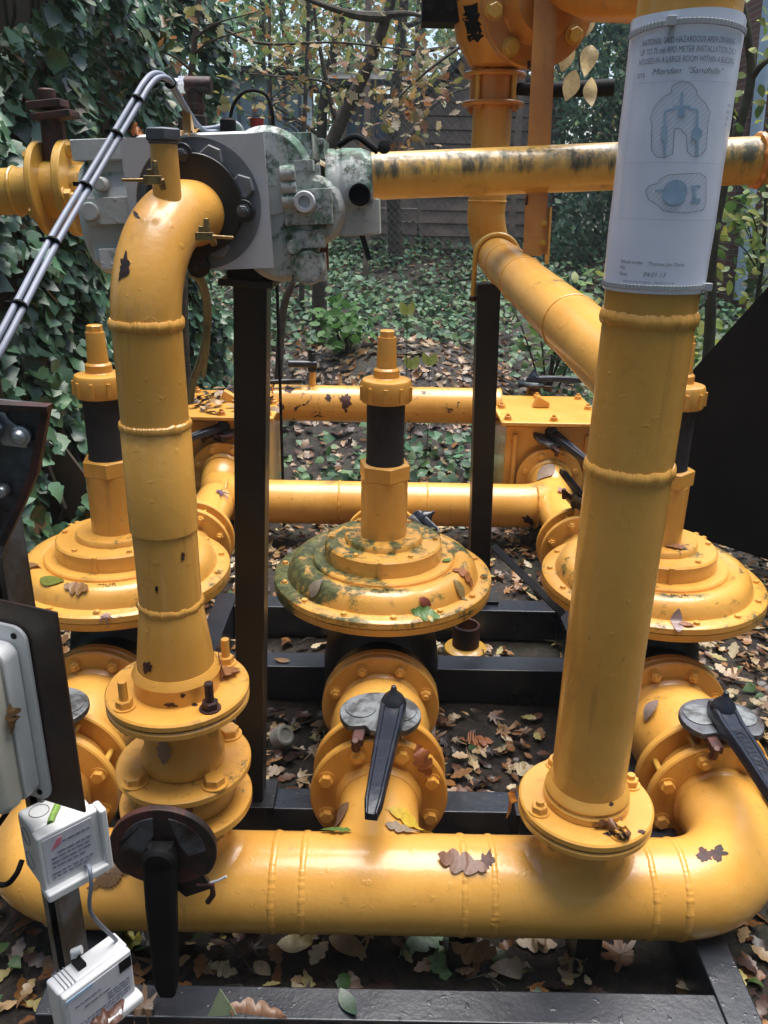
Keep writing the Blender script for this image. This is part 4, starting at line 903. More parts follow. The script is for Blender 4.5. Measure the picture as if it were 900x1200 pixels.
def cable(label, pts, r, mat, name='cable', group=None, sub=10): return solo(name, MB().tube(catmull(pts, sub), r, 10), M[mat], label, 'cable', group)
cable('thin grey cable dropping from the junction box to the lower white box', [jc-Z3*.055+ju*.02+jn*.02, W(104, 1016, .965), W(107, 1035, .955), W(107, 1070, .96), qc+Z3*.058+qu*.055-qn*.0], .0032, 'conduit')
cable('short dark cable looping left from the strut beside the junction box', [W(-25, 1030, 1.0), W(4, 1037, 1.0), W(18, 1026, 1.0), W(26, 1008, 1.02)], .0045, 'blackplastic')
cable('thin cable rising to the left edge behind the white enclosure', [W(-20, 990, 1.08), W(4, 958, 1.07), W(14, 940, 1.06), W(18, 925, 1.06)], .0045, 'blackplastic')
# upper left bracket plate
up = thing('bracket_plate', 'grey and rust coloured steel plate with a screw at the left edge', 'plate', W(0, 640, .98))
poly = [(-70, 462), (60, 474), (46, 552), (30, 590), (8, 636), (-6, 668), (-70, 668)]
o = W(0, 550, .985); pts = [W(*p, .985)-o for p in poly]
b = MB().prism([(p.x, p.z) for p in pts], o, X3, Z3, (0, .006, 0)); part('sheet', b, M['rustgrey'], up, bevel=.001)
b = MB().prism([((W(*p, .985)-o).x, (W(*p, .985)-o).z) for p in ((-60, 466), (62, 472), (62, 480), (-60, 474))], o-Y3*.02, X3, Z3, (0, .019, 0)); part('flange_edge', b, M['rustdark'], up, bevel=.001)
b = MB().prism([((W(*p, .985)-o).x, (W(*p, .985)-o).z) for p in ((62, 476), (47, 553), (31, 591), (9, 637), (1, 634), (22, 590), (38, 550), (52, 478))], o-Y3*.012, X3, Z3, (0, .0115, 0)); part('rusty_rim', b, M['rustdark'], up, bevel=.001)
b = MB().prism([((W(*p, .985)-o).x, (W(*p, .985)-o).z) for p in ((-30, 475), (8, 482), (12, 490), (34, 507), (34, 524), (5, 520), (-2, 508), (-30, 500))], o-Y3*.006, X3, Z3, (0, .005, 0)); part('bracket', b, M['zinc'], up, bevel=.001)
b = MB().prism([((W(*p, .985)-o).x, (W(*p, .985)-o).z) for p in ((-40, 480), (-2, 484), (10, 497), (2, 516), (-40, 528))], o-Y3*.03, X3, Z3, (0, .023, 0)); part('clip_block', b, M['conduit'], up, bevel=.002)
s0 = W(24, 511, .975); part('screw', MB().lathe([(.0, -.012), (.006, -.011), (.0095, -.007), (.0095, -.003), (.013, -.002), (.013, .004)], s0, (0, 1, 0), 24), M['zinc'], up)
s0 = W(3, 575, .975); part('screw', MB().lathe([(.0, -.010), (.006, -.009), (.009, -.005), (.009, .004)], s0, (0, 1, 0), 24), M['zinc'], up)
# conduits with ties from the plate to the meter
cp_ = [(-40, 470, 1.02), (0, 402, 1.06), (62, 284, 1.25), (120, 186, 1.42), (158, 122, 1.52), (171, 100, 1.56), (182, 89, 1.60), (194, 90, 1.63), (202, 101, 1.66), (214, 122, 1.70), (227, 142, 1.74), (238, 152, 1.78), (252, 152, 1.80), (267, 150, 1.80)]
cb = thing('conduit_pair', 'pair of grey cables held with black ties running from lower left up to the meter', 'cable', W(0, 402, 1.06))
base = catmull([W(*p) for p in cp_], 8)
for k, (dx, dz) in enumerate(((-.0046, .003), (.0046, -.003))):
    part('cable', MB().tube([p+V((dx, 0, dz)) for p in base], .0046, 12), M['conduit'], cb)
for (px, py) in ((24, 357), (62, 284), (102, 217), (136, 155), (160, 118), (200, 97)):
    q = min(range(len(base)-1), key=lambda i: (base[i]-W(px, py, base[i].y)).length); d = base[q+1]-base[q]
    b = MB().lathe([(.0095, -.0018), (.0106, -.0018), (.0106, .0018), (.0095, .0018)], base[q], d, 20); b.box(base[q]+V((-.012, -.006, .004)), (.008, .007, .006)); part('cable_tie', b, M['blackplastic'], cb)
wh = catmull([W(240, 152, 1.80), W(256, 149, 1.81), W(270, 143, 1.82), W(280, 148, 1.83), W(284, 156, 1.84)], 8)
solo('cable', MB().tube(wh, .0055, 10), M['cord'], 'short pale cable arching over the top of the meter', 'cable')
# ------------------------------------------------------------------ black panel at right
g0, g1 = WZ(745, 607, .02), WZ(905, 658, .02); bd = (g1-g0); bd.z = 0; bd.normalize(); bn = V((bd.y, -bd.x, 0))
if bn.y > 0: bn = -bn
def on_panel(px, py):
    d = ray(px, py); t = (g0-EYE).dot(bn)/d.dot(bn); return EYE+d*t
pp_ = [on_panel(*p) for p in ((742, 520), (797, 450), (905, 330))]; far = pp_[2]+(pp_[2]-pp_[1])*.9
poly = [g0-bd*.35, g0+bd*3.0, V((0, 0, 0)), far, pp_[1], pp_[0]-bd*.3]; poly[2] = g0+bd*3.0+Z3*(far.z-.1)
b = MB().prism([((p-g0).dot(bd), p.z-g0.z) for p in poly], g0, bd, Z3, -bn*.02)
pnl = thing('black_sheeting', 'large black sheet panel with sloping top edge standing behind the right regulator', 'panel', g0)
part('sheet', b, M['blackplastic'], pnl, bevel=.003)
for s in (.6, 2.2): part('stake', MB().box(g0+bd*s-bn*.05+Z3*.3, (.05, .05, .62)), M['fencewood'], pnl)
# ------------------------------------------------------------------ loose bits on the ground
c = WZ(545, 764, .0); stb = thing('pipe_stub', 'short black pipe end standing in a yellow ring between the frame beams', 'pipe stub', c)
part('ring', MB().lathe([(.055, .0), (.085, .0), (.085, .022), (.066, .035), (.055, .035)], c, Z3, 36), M['ochre'], stb, rust=.1)
part('stub', MB().lathe([(.044, .02), (.055, .02), (.055, .125), (.051, .13), (.045, .128), (.044, .03)], c, Z3, 36), M['rustdark'], stb)
c = WZ(331, 872, .02); b = MB().lathe([(.034, -.025), (.036, -.02), (.036, .018), (.030, .024), (.022, .024), (.02, .018), (.0, .018)], c+Z3*.03, V((.6, -.3, .6)), 24)
solo('plastic_cap', b, M['concrete'], 'small dirty cream plastic cap lying on the litter left of the middle valve', 'pot', bevel=.001)  # a stray plastic cap, tipped over in the litter
c = [W(237, 1205, 1.185), W(258, 1159, 1.20), W(292, 1212, 1.19)]; o = c[0]
b = MB(); nn = (c[1]-c[0]).cross(c[2]-c[0]).normalized()*.002; b.add([p for p in c]+[p+nn for p in c], [(0, 1, 2), (5, 4, 3), (0, 3, 4, 1), (1, 4, 5, 2), (2, 5, 3, 0)])
M['palecard'] = plain('pale_green_card', (.30, .36, .22), (.24, .30, .18), 8, .6)
solo('card_corner', b, M['palecard'], 'pale green triangular card corner sticking up at the bottom edge', 'card')
# hoses / ivy stems behind the left riser
M['hose'] = plain('green_grey_hose', (.13, .15, .10), (.09, .10, .07), 9, .5)
cable('dull green hose hanging behind the left riser under the meter', [W(222, 318, 1.95), W(236, 330, 2.0), W(243, 365, 2.1), W(239, 410, 2.2), W(226, 448, 2.3), W(223, 470, 2.35)], .011, 'hose', 'hose')
cable('thinner green hose beside the first, behind the left riser', [W(228, 322, 2.05), W(241, 345, 2.1), W(243, 395, 2.15), W(238, 440, 2.3)], .008, 'hose', 'hose')
# hose hoop behind the meter
hoop = [W(270+x, 152-y, 4.2) for x, y in ((-1, 0), (0, 15), (5, 32), (15, 43), (27, 46), (40, 42), (47, 30), (50, 12), (50, -20))]
hp = thing('wire_hoop', 'thin black hoop sticking up behind the meter', 'hoop', hoop[-1])
part('hoop', MB().tube(catmull(hoop, 6), .008, 8), M['blackplastic'], hp); part('stake', MB().tube([hoop[-1], V((hoop[-1].x, 4.2, 0))], .008, 8), M['blackplastic'], hp); part('stake', MB().tube([hoop[0], V((hoop[0].x, 4.2, 0))], .008, 8), M['blackplastic'], hp)
# ------------------------------------------------------------------ terrain
def sstep(a, b, x):
    t = min(1, max(0, (x-a)/(b-a))); return t*t*(3-2*t)
def gh(x, y):
    h = 1.30*sstep(4.9, 12.5, y)+max(0, y-12.5)*.05
    h += .42*math.exp(-((x-.15)/1.0)**2-((y-6.9)/.75)**2)
    a = sstep(3.2, 5.5, y)+sstep(1.0, 2.0, abs(x))*.35
    h += a*.10*mnoise.noise(V((x*.9, y*.9, 0)))+.05*a*mnoise.noise(V((x*3, y*3, 4)))
    h += .012*mnoise.noise(V((x*7, y*7, 9)))-.012
    return h
def axis(pts): return np.array(sorted(set(np.round(pts, 4))))
gx = axis(np.concatenate([np.arange(-3, 4, .06), np.arange(-14, 16, .5), [-20, -17, 19, 22]]))
gy = axis(np.concatenate([np.arange(.4, 9, .06), np.arange(9, 26, .4), [-7, -5, -3, -1, 0, 27, 28]]))
b = MB(); b.v = [V((x, y, gh(x, y))) for y in gy for x in gx]; nx_ = len(gx)
b.f = [(j*nx_+i, j*nx_+i+1, (j+1)*nx_+i+1, (j+1)*nx_+i) for j in range(len(gy)-1) for i in range(nx_-1)]
g = link('ground', mesh_of('ground', b, V((0, 0, 0)), ang=180), M['soil'], None); tag(g, kind='structure')
# ------------------------------------------------------------------ leaves
def tmpl(ys, xs):
    """half outline -> verts (x,y) in leaf plane and quads; midrib points share the y of the outline"""
    ys = np.array(ys, float); xs = np.array(xs, float); k = len(ys); u = np.linspace(0, k-1, 2*k-1 if k > 4 else k)
    ex_ = lambda a: np.concatenate([[2*a[0]-a[1]], a, [2*a[-1]-a[-2]]])
    def cr(a):
        q = ex_(a); out = []
        for t in u:
            i = min(int(t), k-2); f = t-i; p0, p1, p2, p3 = q[i:i+4]
            out.append(.5*(2*p1+(p2-p0)*f+(2*p0-5*p1+4*p2-p3)*f*f+(3*p1-p0-3*p2+p3)*f**3))
        return np.array(out)
    if k > 4: ys, xs = cr(ys), np.maximum(cr(xs), .004)
    vs = []; fs = []; n = len(ys)
    for y, x in zip(ys, xs): vs += [(0, y), (x, y), (-x, y)]
    for i in range(n-1):
        a, c = 3*i, 3*i+3; fs += [(a, a+1, c+1, c), (a, c, c+2, a+2)]
    return np.array(vs, float), fs
TP = {
    'oak': tmpl([0, .10, .22, .26, .36, .46, .50, .60, .70, .75, .84, .93, 1.0], [.012, .03, .13, .10, .20, .29, .18, .22, .30, .19, .19, .11, .02]),
    'maple': tmpl([0, .10, .16, .24, .33, .40, .47, .55, .62, .70, .80, .9, 1.0], [.015, .02, .30, .42, .24, .50, .58, .30, .20, .24, .14, .08, .01]),
    'ivy': tmpl([-.06, .0, .10, .24, .36, .48, .66, .84, 1.0], [.10, .24, .40, .37, .48, .36, .25, .13, .005]),
    'oval': tmpl([0, .12, .3, .5, .7, .88, 1.0], [.01, .14, .25, .27, .21, .10, .005]),
    'tri': tmpl([0, .45, 1.0], [.02, .30, .01]),
}
def oak_tmpl(n, lob, sh=.28):
    vs = []; fs = []
    for k in range(n):
        y = k/(n-1); env = .31*max(.02, math.sin(PI*min(1, y**.85*1.0)))**.75*(.55+.6*y if y < .7 else .97)
        xs_ = []
        for ph in (0, .35):
            w = abs(math.sin(PI*(lob*y+ph)))**.55; xs_.append(max(.008, env*(.42+.58*w)) if .06 < y < .985 else .010)
        vs += [(0, y), (xs_[0], y+sh*xs_[0]*(1-y*.6)), (-xs_[1], y+sh*xs_[1]*(1-y*.6))]
    for i in range(n-1):
        a, c = 3*i, 3*i+3; fs += [(a, a+1, c+1, c), (a, c, c+2, a+2)]
    return np.array(vs, float), fs
def maple_tmpl(n=44):
    vs = []; fs = []
    for q, fr in enumerate((.03, .5, 1.0)):
        for k in range(n):
            th = 2*PI*k/n-PI/2; r = .17
            for (c_, a_, w_) in ((90, .56, .24), (38, .52, .24), (142, .52, .24), (-14, .34, .22), (194, .34, .22)):
                d = (th-math.radians(c_)+PI) % (2*PI)-PI; r = max(r, a_*math.exp(-(d/w_)**2*.8))
            r *= 1+.10*math.sin(k*PI) if q < 2 else 1+.09*(-1)**k
            vs.append((r*fr*math.cos(th), .42+r*fr*math.sin(th)))
    for q in range(2):
        for k in range(n): fs.append((q*n+k, q*n+(k+1) % n, q*n+n+(k+1) % n, q*n+n+k))
    return np.array(vs, float), fs
TP['oak'] = oak_tmpl(22, 3.6); TP['oakfine'] = oak_tmpl(40, 3.7); TP['maple'] = maple_tmpl()
TP['oaklow'] = tmpl([0, .22, .30, .46, .54, .70, .78, 1.0], [.015, .15, .09, .29, .17, .29, .17, .03])
def leaves(name, kind, pos, nrm, size, cols, mat, up=None, curl=.25, fold=.25, parent=None, jit=.5):
    """many leaves as one mesh: pos (N,3), nrm (N,3), size (N,), cols (N,3); up = direction of leaf tips"""
    N = len(pos); tv, tf = TP[kind]; nv = len(tv)
    nrm = nrm/np.linalg.norm(nrm, axis=1, keepdims=True)
    a = np.random.randn(N, 3) if up is None else up+np.random.randn(N, 3)*jit
    y = a-nrm*np.sum(a*nrm, 1, keepdims=True); y /= np.linalg.norm(y, axis=1, keepdims=True)+1e-9; x = np.cross(y, nrm)
    lx = tv[None, :, 0]*(.85+.3*np.random.rand(N, 1)); ly = np.repeat(tv[None, :, 1]-.45, N, 0)
    c1 = np.random.randn(N, 1)*curl; c2 = (np.random.rand(N, 1)*1.4-.4)*fold; c3 = np.random.randn(N, 1)*curl*.6
    lz = c1*(ly**2)+c2*np.abs(lx)+c3*lx*ly*2+np.random.randn(N, nv)*.003
    P = pos[:, None]+size[:, None, None]*(lx[..., None]*x[:, None]+ly[..., None]*y[:, None]+lz[..., None]*nrm[:, None])
    P = P.reshape(-1, 3)
    F = np.array(tf); nf = len(F); allf = (F[None]+(np.arange(N)*nv)[:, None, None]).reshape(-1, 4)
    off = np.zeros(3) if parent is None else np.array(woff(parent))
    me = bpy.data.meshes.new(name); me.vertices.add(len(P)); me.vertices.foreach_set('co', (P-off).ravel())
    me.loops.add(allf.size); me.loops.foreach_set('vertex_index', allf.ravel())
    me.polygons.add(len(allf)); me.polygons.foreach_set('loop_start', np.arange(0, allf.size, 4)); me.polygons.foreach_set('use_smooth', np.ones(len(allf), bool))
    me.update(); at = me.attributes.new('Col', 'FLOAT_COLOR', 'FACE')
    cc = np.ones((N, nf, 4)); cc[..., :3] = cols[:, None]; cc[..., :3] *= (.92+.16*np.random.rand(N, nf, 1)); at.data.foreach_set('color', cc.ravel())
    return link(name, me, mat, parent)
def pick(pal, n, var=.18):
    pal = np.array([p[:3] for p in pal]); w = None
    c = pal[np.random.randint(0, len(pal), n)]; return c*(1+var*np.random.randn(n, 1)).clip(.4, 1.6)
DRY = [(.16, .075, .03), (.11, .045, .02), (.22, .12, .055), (.06, .028, .018), (.035, .02, .016), (.30, .20, .11), (.19, .085, .025), (.05, .025, .02), (.33, .25, .15), (.025, .016, .014)]
IVY = [(.040, .110, .060), (.055, .140, .072), (.075, .175, .088), (.026, .070, .044), (.10, .20, .115), (.065, .15, .06)]
def gnormal(P):
    e = .03; n = np.array([(gh(x-e, y)-gh(x+e, y), gh(x, y-e)-gh(x, y+e), 2*e) for x, y, z in P]); return n
def scatter(n, x0, x1, y0, y1, lift, fn=None):
    out = []
    while len(out) < n:
        x, y = random.uniform(x0, x1), random.uniform(y0, y1)
        if fn and random.random() > fn(x, y): continue
        out.append((x, y, gh(x, y)+random.uniform(*lift)))
    return np.array(out)
beams = ((1.13, 1.28), (1.79, 1.91), (2.52, 2.66), (2.98, 3.12))
def litter_ok(x, y):
    if -.72 < x < .74:
        for a, c in beams:
            if a-.02 < y < c+.02: return 0
    if .56 < x < .74 and y < 3.15: return 0
    if -.72 < x < -.60 and 1.17 < y < 3.15: return 0
    return .45+.9*max(0, mnoise.noise(V((x*2.2, y*2.2, 3)))+.35)
for nm, kd, n, dens in (('leaf_litter', 'oak', 6200, (.035, .085)), ('leaf_litter', 'maple', 900, (.05, .11))):
    P = scatter(n, -1.9, 2.6, .95, 5.2, (.004, .030), litter_ok)
    nr = gnormal(P)/.06+np.random.randn(n, 3)*(.28, .28, 0); sz = np.random.uniform(*dens, n)
    lt = leaves(nm, kd, P, nr, sz, pick(DRY+[(.42, .32, .18), (.34, .20, .09), (.46, .38, .24), (.40, .34, .14), (.30, .15, .06), (.38, .26, .13)], n), M['leafdry'], curl=.45, fold=.35); tag(lt, kind='stuff')
P = scatter(4600, -2.5, 5, 4.9, 12, (.0, .03), lambda x, y: .22+.9*math.exp(-((x-.1)/1.3)**2-((y-6.6)/1.0)**2))
lt = leaves('leaf_litter', 'oaklow', P, gnormal(P)/.06+np.random.randn(len(P), 3)*.3, np.random.uniform(.05, .11, len(P)), pick(DRY+[(.30, .15, .05), (.25, .20, .12)], len(P)), M['leafdry'], curl=.4); tag(lt, kind='stuff')
def ivy_ok(x, y):
    m = math.exp(-((x-.05)/1.35)**2-((y-6.6)/1.1)**2)
    return max(0, (1-1.35*m))*(.40+1.1*max(0, mnoise.noise(V((x*1.1, y*1.1, 7)))+.35))
P = scatter(26000, -3, 6, 4.3, 13, (.01, .16), ivy_ok)
gi = leaves('ground_ivy', 'ivy', P, np.random.randn(len(P), 3)*.45+(0, -.25, 1), np.random.uniform(.04, .085, len(P)), pick(IVY+[(.05, .10, .03), (.06, .13, .05), (.10, .17, .07)], len(P)), M['leafground']); tag(gi, kind='stuff')
P = scatter(260, -1.25, 2.6, 1.0, 4.6, (.01, .04), litter_ok)
P2 = np.stack([XM[0]+np.random.uniform(-.29, .29, 90), 4.61+np.random.uniform(-.31, .31, 90), .618+np.random.rand(90)*.03], 1)
lt = leaves('leaf_litter', 'oak', P2, np.random.randn(90, 3)*.25+(0, 0, 1), np.random.uniform(.05, .10, 90), pick(DRY+[(.4, .28, .14), (.36, .22, .1)], 90), M['leafdry'], curl=.4); tag(lt, kind='stuff')
gi = leaves('ground_weeds', 'ivy', P, np.random.randn(len(P), 3)*.3+(0, -.1, 1), np.random.uniform(.025, .05, len(P)), pick([(.03, .07, .02), (.05, .10, .03)], len(P)), M['leafivy']); tag(gi, kind='stuff')
# twigs among the litter
tw = MB()
for k in range(170):
    x, y = random.uniform(-1.1, 2.2), random.uniform(1.3, 5)
    if not litter_ok(x, y): continue
    a = random.random()*PI; L = random.uniform(.06, .22); z = gh(x, y)+.025
    tw.tube([(x, y, z), (x+L*.5*math.cos(a), y+L*.5*math.sin(a), z+.02), (x+L*math.cos(a+.2), y+L*math.sin(a+.2), z+.005)], [.0022, .002, .001], 5)
tag(solo('twig_debris', tw, M['bark']), kind='stuff')
# ------------------------------------------------------------------ ivy hedge on a fence, left
hA, hB = V((-1.62, 2.3, 0)), V((-1.32, 6.4, 0)); hd_ = (hB-hA); hl = hd_.length; hd_.normalize(); hn = V((hd_.y, -hd_.x, 0))
fn_ = thing('board_fence', 'dark mossy board fence mostly hidden behind the ivy at left', 'fence', hA-hn*.28)
b = MB()
for k in range(int(hl/.16)):
    c = hA-hn*(.28+.01*(k % 2))+hd_*(.16*k+.08); b.box(c+Z3*(gh(c.x, c.y)+1.3), (.15, .018, 2.8), Matrix.Rotation(math.atan2(hd_.y, hd_.x), 3, 'Z'))
part('boards', b, M['fencewood'], fn_)
b = MB(); c0 = WZ(78, 600, .2); 
bdz = W(46, 640, 3.15), W(104, 500, 3.6); 
sl_ = solo('leaning_board', MB().box((bdz[0]+bdz[1])/2+V((-.02, .1, -.05)), (.20, .02, .95), Matrix.Rotation(-.55, 3, 'Y')), M['fencewood'], 'broken grey board leaning in the ivy behind the left regulator', 'board', bevel=.003)
iv = thing('ivy_hedge', 'tall wall of dark glossy ivy filling the left side behind the pipes', 'ivy', hA)
n = 16000; s = np.random.rand(n)*hl*1.06; z = np.random.rand(n)**.9*3.3
dep = np.array([.34*mnoise.noise(V((a*1.3, c*1.3, 2)))+.16*mnoise.noise(V((a*4, c*4, 5))) for a, c in zip(s, z)])
keep = np.array([mnoise.noise(V((a*2.6, c*2.6, 12))) > -.34 for a, c in zip(s, z)])
P = np.array([hA+hd_*float(a)+hn*float(d+random.uniform(-.07, .05))+Z3*(float(c)+gh(*(hA+hd_*float(a)).xy)) for a, c, d in zip(s, z, dep)])[keep]
n = len(P); nr = np.array(hn)+np.random.randn(n, 3)*.36+(0, -.35, .75)
leaves('foliage', 'ivy', P, nr, np.random.uniform(.04, .105, n), pick(IVY*5+[(.11, .15, .05), (.14, .09, .04), (.09, .16, .08)], n, .3), M['leafivy'], up=np.array((.1, 0, -1.)), jit=.45, parent=iv, fold=.3)
st = MB()
for k in range(26):
    a = random.random()*hl; pts = [];
    for q in range(9):
        z = q*.40; a += random.uniform(-.12, .12); pts.append(hA+hd_*a+hn*(.34*mnoise.noise(V((a*1.3, z*1.3, 2)))-.09)+Z3*(z+gh(*(hA+hd_*a).xy)))
    st.tube(pts, [.014-.001*q for q in range(9)], 7)
part('stems', st, M['bark'], iv)
# bramble and bare stems at hedge end
def sapling(label, pts, r0, r1, mat='bark', twigs=(), name='sapling', cat='tree', group=None, leafn=0, pal=None, size=(.03, .06), spread=.25, kind='oval'):
    r = thing(name, label, cat, pts[0], group); c = catmull(pts, 6); m = len(c)
    part('trunk', MB().tube(c, [r0+(r1-r0)*i/(m-1) for i in range(m)], 12), M[mat], r)
    L = []
    for (i0, pth, q0) in twigs: 
        cc = catmull(pth, 5); part('branch', MB().tube(cc, [q0*(1-.75*i/(len(cc)-1)) for i in range(len(cc))], 8), M[mat], r); L += cc
    if leafn:
        src = [p for p in L+c[m//2:]]; P = np.array([random.choice(src)+V(np.random.randn(3)*spread) for _ in range(leafn)])
        leaves('foliage', kind, P, np.random.randn(leafn, 3)*.6+(0, -.5, .6), np.random.uniform(*size, leafn), pick(pal, leafn), M['leaftree'], parent=r)
    return r
YG = [(.22, .27, .05), (.16, .24, .05), (.30, .32, .08), (.10, .19, .05)]
Y1 = 5.0
sapling('dark forked sapling rising just right of the notice', [V((W(831, 470, Y1).x, Y1, 0)), W(831, 400, Y1), W(834, 300, Y1), W(846, 225, Y1), W(866, 150, Y1), W(880, 92, Y1), W(876, 40, Y1), W(866, -10, Y1), W(858, -60, Y1)], .036, .018, 'barkgreen',
        [(0, [W(880, 92, Y1), W(893, 76, Y1-.05), W(915, 60, Y1-.1), W(960, 20, Y1-.2)], .022), (0, [W(852, 205, Y1), W(862, 104, Y1-.1), W(868, 60, Y1-.1)], .006), (0, [W(868, 145, Y1), W(846, 104, Y1-.1), W(868, 92, Y1-.1)], .006)], leafn=60, pal=YG, size=(.05, .09), spread=.18)
sapling('thin sapling at the right edge with pale yellow green leaves', [V((W(884, 420, 5.2).x, 5.2, 0)), W(886, 360, 5.2), W(895, 290, 5.2), W(899, 200, 5.2), W(905, 80, 5.2)], .016, .008, 'barkgreen',
        [(0, [W(890, 320, 5.2), W(868, 288, 5.1), W(838, 282, 5.0)], .006), (0, [W(893, 300, 5.2), W(880, 250, 5.1), W(850, 232, 5.0)], .006), (0, [W(888, 340, 5.2), W(905, 322, 5.1), W(930, 318, 5.0)], .006)], leafn=190, pal=YG, size=(.05, .10), spread=.16)
def wt(px, py, Y, base=True): return W(px, py, Y)
def bush(label, x, y, h, n, pal, size, group=None, wd=.5, name='shrub', kind='oval'):
    r = thing(name, label, 'shrub', (x, y, gh(x, y)-.02), group); st = MB(); ends = []
    for k in range(9):
        a = random.random()*6.28; rr = wd*random.uniform(.3, 1); p0 = V((x+random.uniform(-.05, .05), y, gh(x, y)-.03)); p1 = p0+V((rr*math.cos(a), rr*math.sin(a), h*random.uniform(.7, 1))); mid = (p0+p1)/2+V((0, 0, h*.14))
        c = catmull([p0, mid, p1], 6); st.tube(c, [.010*(1-.8*i/(len(c)-1)) for i in range(len(c))], 6); ends += c[4:]
    part('stems', st, M['barkgreen'], r)
    P = np.array([random.choice(ends)+V(np.random.randn(3)*.09) for _ in range(n)])
    leaves('foliage', kind, P, np.random.randn(n, 3)*.5+(0, -.3, .9), np.random.uniform(*size, n), pick(pal, n), M['leaftree'], parent=r)
bush('yellow green leafy bush behind the top of the black panel', 2.35, 5.6, 1.0, 420, YG+[(.06, .13, .04)], (.06, .12))
bush('mid green bush between the tall riser and the black panel', 1.75, 5.0, .95, 380, [(.07, .16, .05), (.10, .2, .05), (.2, .26, .07)], (.05, .10))
bush('sparse bush with bright leaves behind the support strut', 1.35, 6.6, .95, 170, [(.12, .24, .06), (.09, .18, .06), (.25, .3, .08)], (.07, .13))
bush('low fresh green weed clump behind the meter foot', -.35, 6.9, .38, 130, [(.08, .20, .05), (.10, .24, .06)], (.08, .14), wd=.35)
bush('tall green bush far right behind the notice', 3.4, 7.2, 1.9, 500, [(.06, .13, .04), (.09, .17, .05), (.2, .24, .07)], (.07, .13), wd=.8)
# small seedlings with two yellow leaves behind the middle regulator
for (px, py) in ((477, 395), (482, 440), (503, 436)):
    c = W(px, py, 5.4); c.z = gh(c.x, 5.4); r = thing('seedling', 'seedling with two yellow green leaves, '+{477: 'tallest, above the middle regulator cap', 482: 'just right of the middle regulator cap', 503: 'between the middle cap and the thinner post'}[px], 'seedling', c, 'yellow seedlings on the soil mound')
    tp2 = W(px, py-(28 if px == 477 else 10), 5.4); part('stem', MB().tube([c, (c+tp2)/2+V((.01, 0, 0)), tp2], .003, 6), M['barkgreen'], r)
    for sg in (-1, 1):
        leaves('leaf', 'oval', np.array([tp2+V((sg*.022, 0, .025))]), np.array([[sg*.2, -1, .3]]), np.array([.10]), np.array([(.30, .34, .08)]), M['leaftree'], up=np.array((sg*.5, 0, 1.)), jit=.05, parent=r)
# bare tree with a low horizontal branch, mid distance
Y2 = 7.5
def base(px, py, Y): p = W(px, py, Y); return V((p.x, Y, gh(p.x, Y)-.05))
sapling('leaning bare tree in front of the shed window', [base(372, 300, Y2), W(378, 210, Y2), W(392, 160, Y2), W(418, 105, Y2), W(440, 55, Y2), W(456, 10, Y2), W(470, -50, Y2)], .07, .035, 'bark',
        [(0, [W(398, 148, Y2), W(388, 120, Y2), W(372, 40, Y2), W(366, -20, Y2)], .03), (0, [W(452, 20, Y2), W(420, 18, Y2-.3), W(390, 10, Y2-.4), W(340, -8, Y2-.5)], .045), (0, [W(450, 18, Y2), W(480, 16, Y2-.2), W(505, 22, Y2-.3)], .03),
         (0, [W(410, 120, Y2), W(380, 96, Y2-.2), W(330, 90, Y2-.3), W(290, 86, Y2-.4)], .015), (0, [W(430, 80, Y2), W(470, 84, Y2-.2), W(540, 98, Y2-.3)], .012)], leafn=330, pal=[(.22, .12, .05), (.28, .22, .07), (.3, .16, .06), (.16, .2, .06), (.32, .28, .14)], size=(.05, .10), spread=.35, kind='oaklow')
for k, (px, Yk, lean, lab) in enumerate(((355, 8.5, 8, 'thin dark sapling behind the meter top'), (212, 5.2, 24, 'thin grey stem in front of the ivy top'), (318, 9.2, -3, 'slim dark tree trunk by the pale cladding'), (330, 5.5, 34, 'brown stem slanting beside the meter post'))):
    if k == 3: pts = [base(318, 400, Yk), W(330, 380, Yk), W(343, 330, Yk), W(352, 300, Yk), W(365, 240, Yk)]
    else: pts = [base(px-lean*.3, 330, Yk), W(px, 190, Yk), W(px+lean*.5, 90, Yk), W(px+lean, -30, Yk)]
    tws = []
    for q in range(4 if k != 3 else 1):
        y0 = random.uniform(-10, 170) if k != 3 else 290; t = random.choice((-1, 1)); x0 = px+lean*(190-y0)/220 if k != 3 else 354
        tws.append((0, [W(x0, y0, Yk), W(x0+t*25, y0-18, Yk-.1), W(x0+t*75, y0-32, Yk-.2)], .009))
    sapling(lab, pts, .03, .014, 'bark', tws, leafn=0 if k == 3 else 90, pal=[(.28, .13, .05), (.26, .25, .08), (.10, .17, .06), (.3, .26, .13)], size=(.05, .1), spread=.25, kind='oaklow')
# ------------------------------------------------------------------ shed, pale building, house pier
def cladbox(x0, x1, y, z0, z1, step, top=None):
    b = MB(); z = z0
    while z < z1:
        za, zb = z, min(z+step-.012, z1)
        def lim(zz): return x1 if top is None else top(zz)
        l0 = (x0, x1) if top is None else top((za+zb)/2)
        if l0: b.prism([(0, 0), (.030, 0), (.008, zb-za)], (l0[0], y, za), (0, -1, 0), Z3, (l0[1]-l0[0], 0, 0))
        z += step
    return b
YS = 11.0
sh = thing('garden_shed', 'dark weathered timber shed with a gabled roof and dusty window behind the fence', 'shed', (.9, YS, 1.1))
xg0, xg1 = W(493, 200, YS).x, W(655, 200, YS).x; xc_, zc_ = W(556, 64, YS).x, W(556, 64, YS).z; ze = W(493, 118, YS).z
def gab(z):
    if z < ze: return (xg0, xg1)
    t = (z-ze)/(zc_-ze); 
    return None if t > .96 else (xg0+(xc_-xg0)*t, xg1+(xc_-xg1)*t)
part('front_wall', cladbox(xg0, xg1, YS, 1.0, zc_, .155, gab), M['wood'], sh)
